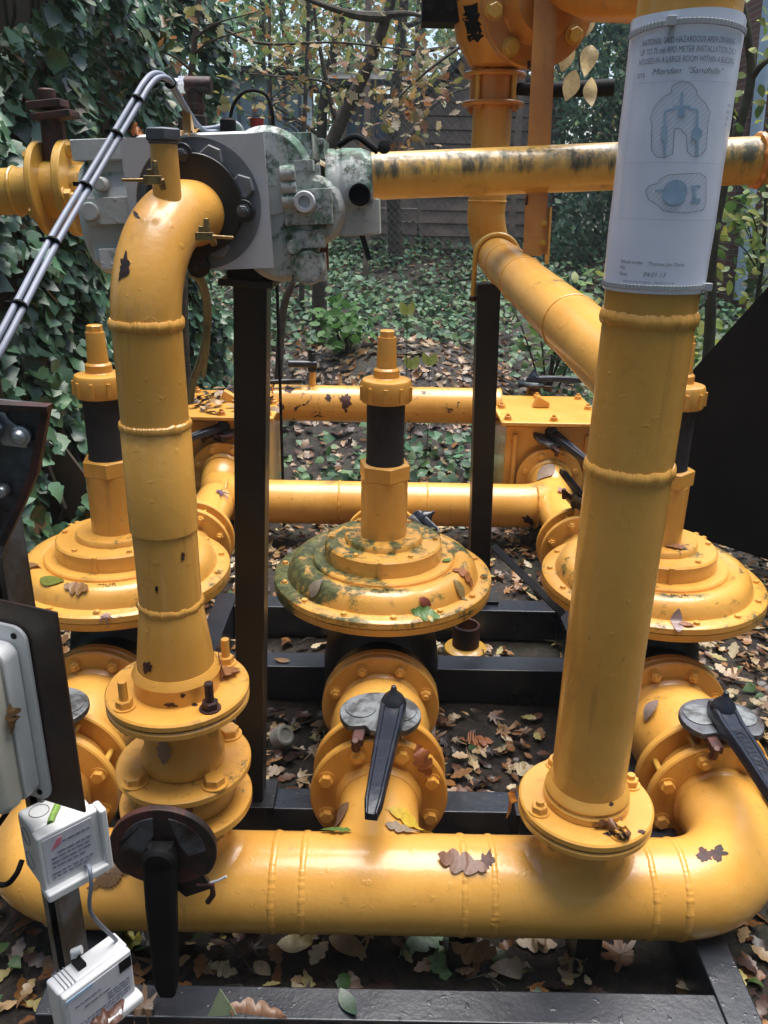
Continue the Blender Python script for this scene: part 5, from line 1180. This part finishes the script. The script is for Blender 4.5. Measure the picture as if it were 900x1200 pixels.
part('side_wall', MB().box(((xg0+xg1)/2, YS+1.3, 1.0+(ze-1.0)/2), (xg1-xg0-.1, 2.5, ze-1.0)), M['wood'], sh)
b = MB()
for (xa, xb_) in ((xg0-.12, xc_), (xg1+.12, xc_)):
    za = ze-.10; b.prism([(0, 0), (xb_-xa, zc_+.03-za), (xb_-xa, zc_+.10-za), (0, .07)], (xa, YS-.18, za), X3, Z3, (0, 2.8, 0))
part('roof', b, M['roof'], sh)
xw0, xw1 = W(398, 150, YS).x, xg0-.02; zr = W(440, 103, YS).z
part('lean_to_wall', cladbox(xw0, xw1, YS+.05, 1.0, W(440, 164, YS).z, .16), M['wood'], sh)
wb, wt_ = W(440, 164, YS).z, W(440, 112, YS).z; wx0, wx1 = W(404, 140, YS).x, W(457, 140, YS).x
part('lean_to_wall', MB().box(((wx1+xw1)/2, YS+.06, (wb+wt_)/2), (xw1-wx1, .06, wt_-wb)), M['wood'], sh)
wn = part('window', MB().box(((wx0+wx1)/2, YS+.10, (wb+wt_)/2), (wx1-wx0, .02, wt_-wb)), M['window'], sh)
b = MB()
for t in (0, .30, .62, 1): b.box((wx0+(wx1-wx0)*t, YS+.07, (wb+wt_)/2), (.04, .05, wt_-wb))
for z in (wb, wt_): b.box(((wx0+wx1)/2, YS+.07, z), (wx1-wx0+.04, .055, .05))
part('frame', b, M['wood'], wn)
part('roof_sheet', MB().prism([(0, 0), (xw1-xw0+.3, .0), (xw1-xw0+.3, .07), (0, .07)], (xw0-.2, YS-.2, zr), X3, Z3, (0, 2.2, .35)), M['roof'], sh)
YC = 13.5; x0, x1 = W(262, 130, YC).x, W(352, 130, YC).x
pb = thing('clad_building', 'low pale blue clad building glimpsed behind the meter', 'building', ((x0+x1)/2, YC, 1.2))
z1_ = W(300, 88, YC).z
part('wall', MB().box(((x0+x1)/2, YC+1, 1.0+(z1_-1.0)/2), (x1-x0, 2, z1_-1.0)), M['paleboard'], pb)
b = MB()
for t in np.linspace(0, 1, 6): b.box((x0+(x1-x0)*t, YC-.015, (1.0+z1_)/2), (.05, .03, z1_-1.0))
part('batten', b, M['conduit'], pb); part('roof', MB().box(((x0+x1)/2, YC+.9, z1_+.04), (x1-x0+.3, 2.4, .08)), M['roof'], pb)
c = W(301, 147, 6.5); rdm = thing('red_tub', 'small red plastic tub on a stake showing over the meter top', 'tub', (c.x, 6.5, gh(c.x, 6.5))); part('tub', MB().lathe([(.045, -.05), (.052, .04), (.055, .045), (.045, .045), (.04, -.03)], c, Z3, 24), M['redplastic'], rdm); part('stake', MB().cyl(V((c.x, 6.5, gh(c.x, 6.5)-.1)), c-Z3*.06, .02, n=10), M['bark'], rdm)
YH = 9.0; xh = W(868, 250, YH).x
hs_ = thing('brick_house', 'red brick corner of a pale rendered house far right', 'house', (xh+1, YH, gh(xh, YH)))
part('brick_pier', MB().box((xh+.10, YH+.5, 2.2), (.36, 1.0, 4.4)), M['brick'], hs_)
part('rendered_wall', MB().box((xh+2.8, YH+.58, 2.2), (5.0, 1.0, 4.4)), M['render'], hs_)
part('downpipe', MB().cyl((W(893, 200, YH-.1).x, YH-.08, .8), (W(896, 0, YH-.1).x, YH-.08, 4.4), .06, n=16), M['paleboard'], hs_)
# ------------------------------------------------------------------ chain link fence
YF2 = 9.4; fx0, fx1 = W(430, 150, YF2).x, 4.2; fz0, fz1 = 1.0, 3.6
cf = thing('chain_link_fence', 'thin chain link fence in front of the shed and evergreen hedge', 'fence', (2, YF2, 1.0))
b = MB(); stp = .075; hgt = fz1-fz0
for k in range(int((fx1-fx0+hgt)/stp)):
    for sg in (1, -1):
        xa_ = fx0-hgt+k*stp if sg > 0 else fx0+k*stp
        pa = [xa_, fz0]; pb_ = [xa_+sg*hgt, fz1]
        if sg > 0:
            if pa[0] < fx0: pa = [fx0, fz0+(fx0-xa_)]
            if pb_[0] > fx1: pb_ = [fx1, fz0+(fx1-xa_)]
        else:
            if xa_ > fx1: pa = [fx1, fz0+(xa_-fx1)]
            if pb_[0] < fx0: pb_ = [fx0, fz0+(xa_-fx0)]
        if pb_[1] <= pa[1]: continue
        b.tube([(pa[0], YF2+.004*sg, pa[1]), (pb_[0], YF2+.004*sg, pb_[1])], .0015, 3, False)
part('mesh', b, M['wire'], cf)
for x in np.arange(fx0, fx1, 1.6): part('post', MB().box((x, YF2+.05, 2.2), (.06, .06, 2.9)), M['wood'], cf)
# ------------------------------------------------------------------ evergreen hedge, trees, far wood
def clump_cloud(n, c, r, k, seed):
    rnd = np.random.RandomState(seed); cs = rnd.randn(k, 3); cs /= np.linalg.norm(cs, axis=1, keepdims=True); cs *= rnd.rand(k, 1)**.4
    i = rnd.randint(0, k, n); q = cs[i]+rnd.randn(n, 3)*.16*(.5+rnd.rand(k, 1)[i]); return q*np.array(r)+np.array(c)
eh = thing('evergreen_hedge', 'dense dark blue green evergreen hedge behind the chain link at right of the strut', 'hedge', (2.9, 10.6, gh(2.9, 10.6)))
n = 14000; P = np.stack([np.random.uniform(1.95, 5.2, n), 10.3+np.random.rand(n)**2*.9, np.random.uniform(1.0, 4.6, n)], 1)
P[:, 1] += np.array([.5*mnoise.noise(V((x*1.2, 0, z*1.2))) for x, y, z in P])
leaves('foliage', 'tri', P, np.random.randn(n, 3)*.6+(0, -.8, .5), np.random.uniform(.06, .13, n), pick([(.06, .15, .10), (.09, .20, .13), (.07, .16, .09), (.13, .25, .14)], n, .3), M['leaftree'], up=np.array((0, -.3, -.6)), jit=.6, parent=eh)
b = MB()
for k in range(5): b.cyl((2.1+.7*k, 10.95, gh(2.1+.7*k, 10.9)-.1), (2.1+.7*k, 10.95, 4.2), .06, .03, 10)
part('trunk', b, M['bark'], eh)
def tree(label, x, y, h, cr, pal, n, seed, tr=.10, size=(.09, .17), kind='oaklow', cz=.62, group='background trees'):
    z0 = gh(x, y); r = thing('tree', label, 'tree', (x, y, z0), group); rnd = random.Random(seed)
    tk = catmull([V((x, y, z0-.1)), V((x+rnd.uniform(-.15, .15), y, z0+h*.3)), V((x+rnd.uniform(-.3, .3), y, z0+h*.65)), V((x+rnd.uniform(-.3, .3), y, z0+h*.95))], 6)
    part('trunk', MB().tube(tk, [tr*(1-.8*i/(len(tk)-1)) for i in range(len(tk))], 10), M['bark'], r)
    lb = MB()
    for k in range(14):
        i = rnd.randint(4, len(tk)-2); p0 = tk[i]; a = rnd.random()*6.28; L = rnd.uniform(.5, 1)*cr[0]; p2 = p0+V((L*math.cos(a), L*math.sin(a), L*rnd.uniform(.0, .6))); c = catmull([p0, (p0+p2)/2+V((rnd.uniform(-.2, .2), 0, rnd.uniform(-.1, .3))), p2], 5)
        lb.tube(c, [tr*.32*(1-.85*j/(len(c)-1)) for j in range(len(c))], 6)
    part('limbs', lb, M['bark'], r)
    P = clump_cloud(n, (x, y, z0+h*cz), cr, 46, seed)
    leaves('crown', kind, P, np.random.randn(n, 3)*.7+(0, -.5, .6), np.random.uniform(*size, n), pick(pal, n, .25), M['leaftree'], parent=r)
AUT = [(.34, .26, .10), (.40, .36, .13), (.24, .29, .10), (.38, .20, .08), (.20, .28, .11)]
GRN = [(.12, .24, .11), (.18, .31, .14), (.24, .36, .16), (.09, .19, .09)]
tree('autumn tree with yellow and brown leaves above the shed roof', .1, 10.2, 4.6, (1.7, 1.0, 1.3), AUT, 900, 3, size=(.06, .12), cz=.74)
tree('green tree behind the pale clad building', -2.2, 15, 6.0, (2.3, 1.5, 2.4), GRN, 2200, 5)
tree('loose yellowing tree between clad building and shed', -.9, 12.8, 5.2, (1.6, 1.2, 2.0), AUT+GRN, 1500, 8)
tree('tall green tree behind the shed gable', 1.4, 15, 7.0, (2.4, 1.6, 2.8), GRN+[(.2, .24, .08)], 2200, 12)
tree('pale green tree behind the brick house corner', 5.2, 15, 7.5, (2.6, 1.8, 3.0), [(.2, .26, .1), (.13, .22, .08), (.3, .32, .12)], 2000, 15)
tree('rusty brown leaved tree far left behind the ivy', -4.6, 13, 6.5, (2.4, 1.6, 2.6), AUT, 1700, 18)
n = 15000; P = np.stack([np.random.uniform(-14, 16, n), np.random.uniform(19, 25, n), np.random.uniform(1.0, 10.5, n)], 1)
kp = np.array([mnoise.noise(V((x*.45, 3, z*.45)))+.5*mnoise.noise(V((x*1.4, 8, z*1.4))) > -.30+.05*(z-7) for x, y, z in P]); P = P[kp]; n = len(P)
fw = leaves('far_wood', 'oaklow', P, np.random.randn(n, 3)*.7+(0, -.6, .5), np.random.uniform(.22, .42, n), pick(GRN+AUT[:3]+[(.16, .22, .12)], n, .25), M['leaftree']); tag(fw, kind='stuff')
n = 9000; a = np.random.uniform(0, PI, n); rad = np.random.uniform(4.6, 6.2, n)
P = np.concatenate([np.stack([rad*1.25*np.cos(a), 1.2-rad*np.sin(a), np.random.rand(n)*7.5+.1], 1), np.stack([np.random.uniform(5.4, 7.2, 3000), np.random.uniform(0, 8, 3000), np.random.rand(3000)*6+.1], 1), np.stack([np.random.uniform(-7, -4, 3000), np.random.uniform(0, 12, 3000), np.random.rand(3000)*6.5+.1], 1)])
n = len(P); ws = leaves('unseen_wood_blocker', 'oaklow', P, np.random.randn(n, 3), np.random.uniform(.25, .5, n), pick(GRN, n, .25)*.7, M['leaftree']); tag(ws, kind='stuff')  # unseen leaf ring added to block low sky light around the camera
tk = MB()
for k in range(34):
    x = -13+k*.86+random.uniform(-.3, .3); y = random.uniform(19.5, 24); tk.tube([(x, y, gh(x, y)-.2), (x+random.uniform(-.3, .3), y, 5), (x+random.uniform(-.8, .8), y, 10)], [.16, .11, .04], 7)
tag(solo('far_wood_trunks', tk, M['bark']), kind='stuff')
# overhanging branches across the upper middle
for k, (x0, y0, x1, y1, Yk) in enumerate(((300, 50, 500, 62, 6.2), (560, 40, 440, 140, 5.6))):
    sapling(('long thin twig crossing above the meter with scattered autumn leaves', 'spray of autumn twigs hanging left of the rear riser')[k], [W(x0, y0, Yk), W((x0+x1)/2, (y0+y1)/2-6, Yk-.1), W(x1, y1, Yk-.15)] if k else [W(x0-60, y0-30, Yk+.3), W(x0, y0, Yk), W((x0+x1)/2, (y0+y1)/2-6, Yk-.1), W(x1, y1, Yk-.15)], .012, .004, 'bark',
            [(0, [W(x0+(x1-x0)*t, y0+(y1-y0)*t, Yk), W(x0+(x1-x0)*t+random.uniform(-40, 40), y0+(y1-y0)*t+random.uniform(15, 60), Yk-.1)], .004) for t in (.2, .4, .6, .8, .95)], name='branch', cat='branch', leafn=(70, 130)[k], pal=[(.26, .12, .05), (.30, .20, .08), (.24, .24, .08), (.34, .28, .18)], size=(.05, .10), spread=.10, kind='oaklow')
# pale dead leaves hanging beside the strut
for (px, py, sz) in ((685, 30, .075), (664, 64, .115), (690, 68, .11), (670, 98, .115), (691, 108, .105), (655, 52, .09)):
    c = W(px, py, 3.0)
    lf = leaves('hanging_leaf', 'oval', np.array([c]), np.array([[.3*random.uniform(-1, 1), -1, .1]]), np.array([sz*.85]), np.array([(.66, .54, .30)]), M['leaftree'], up=np.array((random.uniform(-.3, .3), 0, -1.)), jit=.02, curl=.5, fold=2.2)
    off = c; lf.data.transform(Matrix.Translation(-c)); lf.location = c
    tag(lf, 'withered cream leaf hanging beside the strut, '+{685: 'smallest and topmost', 664: 'second row left', 690: 'second row right', 670: 'lowest on the left', 691: 'lowest on the right', 655: 'half hidden by the strut'}[px], 'leaf', 'withered leaves hanging beside the strut')
hang = [W(640, -45, 3.05), W(668, 5, 3.02), W(676, 50, 3.0), W(680, 85, 3.0)]
sapling('thin hanging twig carrying withered cream leaves beside the strut', [hang[0], hang[1], hang[2], hang[3]], .004, .002, 'bark', name='branch', cat='branch')
# ------------------------------------------------------------------ camera, light, render settings
cam = bpy.data.cameras.new('camera'); co = bpy.data.objects.new('camera', cam); COL.objects.link(co)
cam.sensor_fit = 'VERTICAL'; cam.sensor_height = 24; cam.lens = 24*FPX/1200; cam.clip_start = .05; cam.clip_end = 400
R = Matrix((CR, CU, -CF)).transposed(); co.matrix_world = Matrix.Translation(EYE) @ R.to_4x4(); sc.camera = co
# ------------------------------------------------------------------ single fallen leaves and paint chips, dropped on what lies under them
bpy.context.view_layer.update(); dg = bpy.context.evaluated_depsgraph_get()
def hit(px, py):
    ok, p, n, i, o, m = sc.ray_cast(dg, EYE, ray(px, py), distance=60)
    if ok and n.dot(ray(px, py)) > 0: n = -n
    return (p, n, o) if ok else (None, None, None)
def lay(px, py, kind, px_len, col, ang, label, curl=.34, lift=.005, group=None):
    p, n, o = hit(px, py)
    if p is None: return
    sz = px_len/FPX*(p-EYE).dot(CF)
    a = math.radians(ang); up = CR*math.cos(a)-CU*math.sin(a); t = up-n*up.dot(n)
    if t.length < .1: t = up
    c = p+n*lift
    lf = leaves('fallen_leaf', 'oakfine' if kind == 'oak' else kind, np.array([c]), np.array([n]), np.array([sz]), np.array([col]), M['leafdry'], up=np.array(t.normalized()), jit=.01, curl=curl, fold=.22)
    # drape: pull every vertex down to the surface that carries it
    vs = lf.data.vertices; k = len(vs)
    h0 = min((v.co-c).dot(n) for v in vs)
    for v in vs:
        q = v.co.copy(); h = (q-c).dot(n); f = q-n*h
        ok, pp, nn, i, oo, m = sc.ray_cast(dg, f+n*.04, -n, distance=.25)
        b = pp if ok and (pp-f).length < .16 else f-n*.02
        v.co = b+n*((h-h0)*.75+lift)
    lf.data.transform(Matrix.Translation(-c)); lf.location = c
    tag(lf, label, 'leaf', group)
BR, TAN, YEL, GR, DK, PU = (.20, .085, .03), (.30, .17, .08), (.46, .36, .05), (.10, .20, .05), (.05, .025, .02), (.16, .085, .08)
L = [
 (545, 1012, 'oak', 62, (.17, .07, .035), 200, 'brown oak leaf lying on the front pipe between two weld beads'),
 (476, 962, 'oak', 62, (.60, .42, .05), 30, 'yellow oak leaf lying against the middle valve neck'),
 (474, 975, 'oak', 44, (.32, .25, .18), 250, 'grey brown curled leaf under the yellow one on the front pipe'),
 (398, 962, 'oval', 55, (.22, .13, .08), 160, 'long brown leaf propped on the middle flange foot'),
 (391, 976, 'oak', 38, GR, 5, 'green oak leaf on the front pipe below the middle flange'),
 (497, 893, 'oak', 44, (.28, .09, .03), 250, 'wet orange leaf stuck to the middle flange face'),
 (714, 963, 'oak', 40, (.27, .13, .06), 175, 'brown leaf lying on the round flange of the notice riser'),
 (264, 794, 'oak', 40, (.30, .13, .05), 290, 'orange brown leaf on the upper round flange of the bent riser'),
 (193, 882, 'oak', 36, (.30, .20, .14), 280, 'pale crumpled leaf stuck on the neck between the round flanges'),
 (128, 1022, 'maple', 84, (.13, .07, .03), 250, 'large brown maple leaf on the front pipe beside the rusty valve plate'),
 (493, 717, 'oak', 34, GR, 10, 'green oak leaf on the front rim of the middle regulator'),
 (542, 672, 'oak', 34, (.36, .14, .05), 45, 'orange leaf at the right of the middle regulator dome'),
 (538, 690, 'oval', 28, (.28, .20, .08), 60, 'olive brown leaf below the orange one on the middle dome'),
 (497, 705, 'oval', 18, (.22, .05, .03), 30, 'small dark red leaf on the middle regulator dome'),
 (370, 690, 'oval', 26, (.24, .2, .15), 300, 'small grey leaf on the mossy left of the middle dome'),
 (523, 658, 'oval', 14, (.14, .26, .04), 300, 'tiny bright green leaf by the middle regulator tier'),
 (60, 680, 'oval', 34, (.16, .18, .03), 20, 'yellow green leaf on the left regulator dome'),
 (88, 689, 'oak', 34, (.24, .12, .04), 20, 'brown oak leaf beside the yellow green one on the left dome'),
 (37, 664, 'oval', 26, (.26, .14, .06), 30, 'tan leaf near the left rim of the left regulator'),
 (124, 722, 'maple', 22, (.34, .22, .20), 80, 'small pinkish leaf on the front rim of the left regulator'),
 (792, 726, 'oval', 26, (.34, .25, .24), 280, 'pale pinkish leaf on the front rim of the right regulator'),
 (804, 733, 'oval', 20, (.28, .13, .07), 30, 'small brown leaf by the pinkish one on the right rim'),
 (790, 642, 'oak', 26, (.28, .13, .06), 20, 'brown leaf on the right regulator collar'),
 (765, 832, 'oval', 30, (.26, .20, .18), 110, 'grey curled leaf on the right run spool'),
 (658, 577, 'maple', 26, (.30, .17, .13), 20, 'curled brown leaf on the right end of the middle pipe'),
 (640, 553, 'oval', 34, (.30, .22, .16), 110, 'pale leaf stuck on the flange below the flat lid'),
 (258, 578, 'maple', 26, (.12, .07, .12), 60, 'purple grey leaf on the left end of the middle pipe'),
 (8, 845, 'oak', 40, (.16, .09, .04), 340, 'brown leaf caught on the white enclosure'),
 (128, 1187, 'oval', 44, (.10, .035, .02), 110, 'dark red brown leaf stuck to the lower white box'),
 (407, 1176, 'oval', 40, (.03, .06, .04), 80, 'dark green leaf lying on the front frame beam'),
 (305, 1190, 'oak', 70, (.17, .085, .045), 200, 'brown oak leaf on the front frame beam by the card corner'),
 (168, 1188, 'maple', 60, (.17, .10, .06), 230, 'tan leaf on the front frame beam beside the lower white box'),
 (490, 1114, 'oak', 66, (.22, .34, .22), 300, 'pale green oak leaf on the ground under the front pipe'),
 (515, 1122, 'oak', 48, (.18, .30, .12), 60, 'smaller green oak leaf overlapping the pale green one'),
 (552, 1110, 'oak', 66, (.30, .16, .07), 30, 'orange brown oak leaf under the front pipe right of the green ones'),
 (725, 1120, 'maple', 84, (.20, .10, .04), 250, 'large brown maple leaf on the ground near the frame corner'),
 (668, 1135, 'oak', 52, (.38, .28, .15), 290, 'straw coloured oak leaf below the notice riser'),
 (594, 1143, 'oval', 46, (.42, .33, .22), 40, 'cream leaf lying near the front beam right of centre'),
 (625, 1108, 'oak', 50, (.34, .25, .14), 20, 'pale tan oak leaf below the front pipe'),
 (258, 1140, 'oak', 38, (.42, .36, .20), 20, 'pale yellow leaf on the ground right of the hanging lever'),
 (307, 1136, 'oval', 30, (.44, .36, .20), 60, 'small cream leaf near the front beam at left'),
 (155, 1105, 'maple', 56, (.40, .36, .05), 190, 'yellow maple leaf on the ground behind the lower white box'),
 (405, 1112, 'oval', 52, (.36, .27, .15), 60, 'long tan leaf on the ground below the front pipe'),
 (345, 1108, 'oval', 46, (.34, .28, .10), 330, 'yellowish long leaf on the ground under the front pipe'),
 (165, 158, 'oak', 38, (.52, .16, .03), 350, 'bright orange leaf on top of the meter plate'),
 (213, 158, 'oak', 40, (.40, .22, .06), 350, 'tan orange leaf on top of the meter behind the nipple'),
 (600, 940, 'oval', 36, (.46, .17, .03), 75, 'orange leaf beside the round flange on the frame beam'),
 (610, 907, 'oak', 40, (.40, .33, .2), 10, 'pale oak leaf on the soil between the frame beams'),
 (556, 868, 'oak', 40, (.30, .11, .04), 0, 'rust coloured leaf between the beams right of the middle valve'),
 (590, 858, 'maple', 42, (.34, .2, .1), 60, 'tan leaf behind the beam near the notice riser'),
 (330, 775, 'oval', 20, (.3, .15, .06), 40, 'small leaf on the second frame beam by the meter post'),
]
for e in L: lay(*e)
def chip(px, py, rx, ry, ang, seed, mat='rustdark', name='paint_chip'):
    rnd = random.Random(seed); p0, n0, o0 = hit(px, py)
    if p0 is None: return
    vs = []; nn = 30
    rad = [.85+.45*mnoise.noise(V((math.cos(2*PI*k/30)*1.4+seed, math.sin(2*PI*k/30)*1.4, 0)))+rnd.uniform(-.16, .16) for k in range(nn)]
    for ringi in range(4):
        for k in range(nn if ringi else 1):
            r = ringi/3*(rad[k] if ringi else 0); a = 2*PI*k/nn; x, y = rx*r*math.cos(a), ry*r*math.sin(a); ca, sa_ = math.cos(ang), math.sin(ang)
            p, n, o = hit(px+x*ca-y*sa_, py+x*sa_+y*ca)
            if p is None or (p-p0).length > .08: p, n = p0, n0
            vs.append(p+n*.0012)
    fs = [(0, 1+k, 1+(k+1) % nn) for k in range(nn)]
    for q in range(2):
        a = 1+q*nn
        fs += [(a+k, a+nn+k, a+nn+(k+1) % nn, a+(k+1) % nn) for k in range(nn)]
    par = o0
    while par.parent is not None and par.parent.parent is not None: par = par.parent
    part(name, MB().add(vs, fs), M[mat], par)
chip(560, 24, 24, 27, .1, 31, 'blackplastic', 'black_stain')
for q in ((146, 313, 7, 17, .15, 1), (160, 252, 2, 7, -.7, 2), (214, 652, 3, 6, 0, 3), (173, 782, 6, 8, .4, 4), (200, 826, 8, 3, 0, 5), (228, 826, 4, 2.5, 0, 6), (275, 770, 4, 2.5, .4, 7), (569, 1010, 10, 13, .3, 8), (826, 1002, 12, 9, .1, 9), (842, 1000, 9, 11, 1.2, 10),
          (716, 977, 8, 4, -.2, 11), (716, 942, 3, 3, 0, 12), (619, 610, 8, 5, .6, 13), (752, 975, 5, 3, .2, 14), (214, 815, 3, 3, 0, 15), (184, 690, 2, 5, 0, 16), (405, 470, 8, 9, 0, 17), (385, 466, 4, 5, 0, 18), (330, 462, 5, 9, 0, 19), (338, 456, 6, 5, 0, 20), (620, 80, 4, 12, .1, 21), (617, 235, 3, 7, 0, 22)): chip(*q)
# thin volume added to brighten the distance; the air itself is clear
hz = solo('added_haze', MB().box((1, 10.5, 4.75), (44, 37, 13.5)), None, kind='stuff')
hm = bpy.data.materials.new('added_haze'); hm.use_nodes = True; ht_ = hm.node_tree; ht_.nodes.clear()
ho = ht_.nodes.new('ShaderNodeOutputMaterial'); hv = ht_.nodes.new('ShaderNodeVolumePrincipled'); hv.inputs['Color'].default_value = (.86, .92, .94, 1); hv.inputs['Density'].default_value = .0015
ht_.links.new(hv.outputs[0], ho.inputs['Volume']); hz.data.materials.append(hm)
# ------------------------------------------------------------------ daylight under trees
w = bpy.data.worlds.new('World'); sc.world = w; w.use_nodes = True; nt = w.node_tree; bg = nt.nodes['Background']
sky = nt.nodes.new('ShaderNodeTexSky'); sky.sky_type = 'NISHITA'; sky.sun_disc = False
SUN_EL, SUN_AZ = math.radians(79), math.radians(35)      # azimuth from +Y towards +X
sky.sun_elevation = SUN_EL; sky.sun_rotation = SUN_AZ; sky.dust_density = 3.0; sky.ozone_density = 1.0; sky.air_density = 1.0
nt.links.new(sky.outputs[0], bg.inputs[0]); bg.inputs[1].default_value = .14
sl = bpy.data.lights.new('sun', 'SUN'); so = bpy.data.objects.new('sun', sl); COL.objects.link(so)
sl.energy = 3.4; sl.angle = math.radians(48); sl.color = (1.0, .97, .92)
sdir = V((math.sin(SUN_AZ)*math.cos(SUN_EL), math.cos(SUN_AZ)*math.cos(SUN_EL), math.sin(SUN_EL)))
so.rotation_mode = 'QUATERNION'; so.rotation_quaternion = V((0, 0, 1)).rotation_difference(sdir); so.location = (0, 0, 12)
vs_ = sc.view_settings; vs_.view_transform = 'Standard'; vs_.look = 'None'; vs_.gamma = 1; vs_.exposure = .95; vs_.use_curve_mapping = False
sc.render.engine = 'CYCLES'; sc.cycles.use_denoising = True; sc.cycles.max_bounces = 8; sc.cycles.transparent_max_bounces = 4
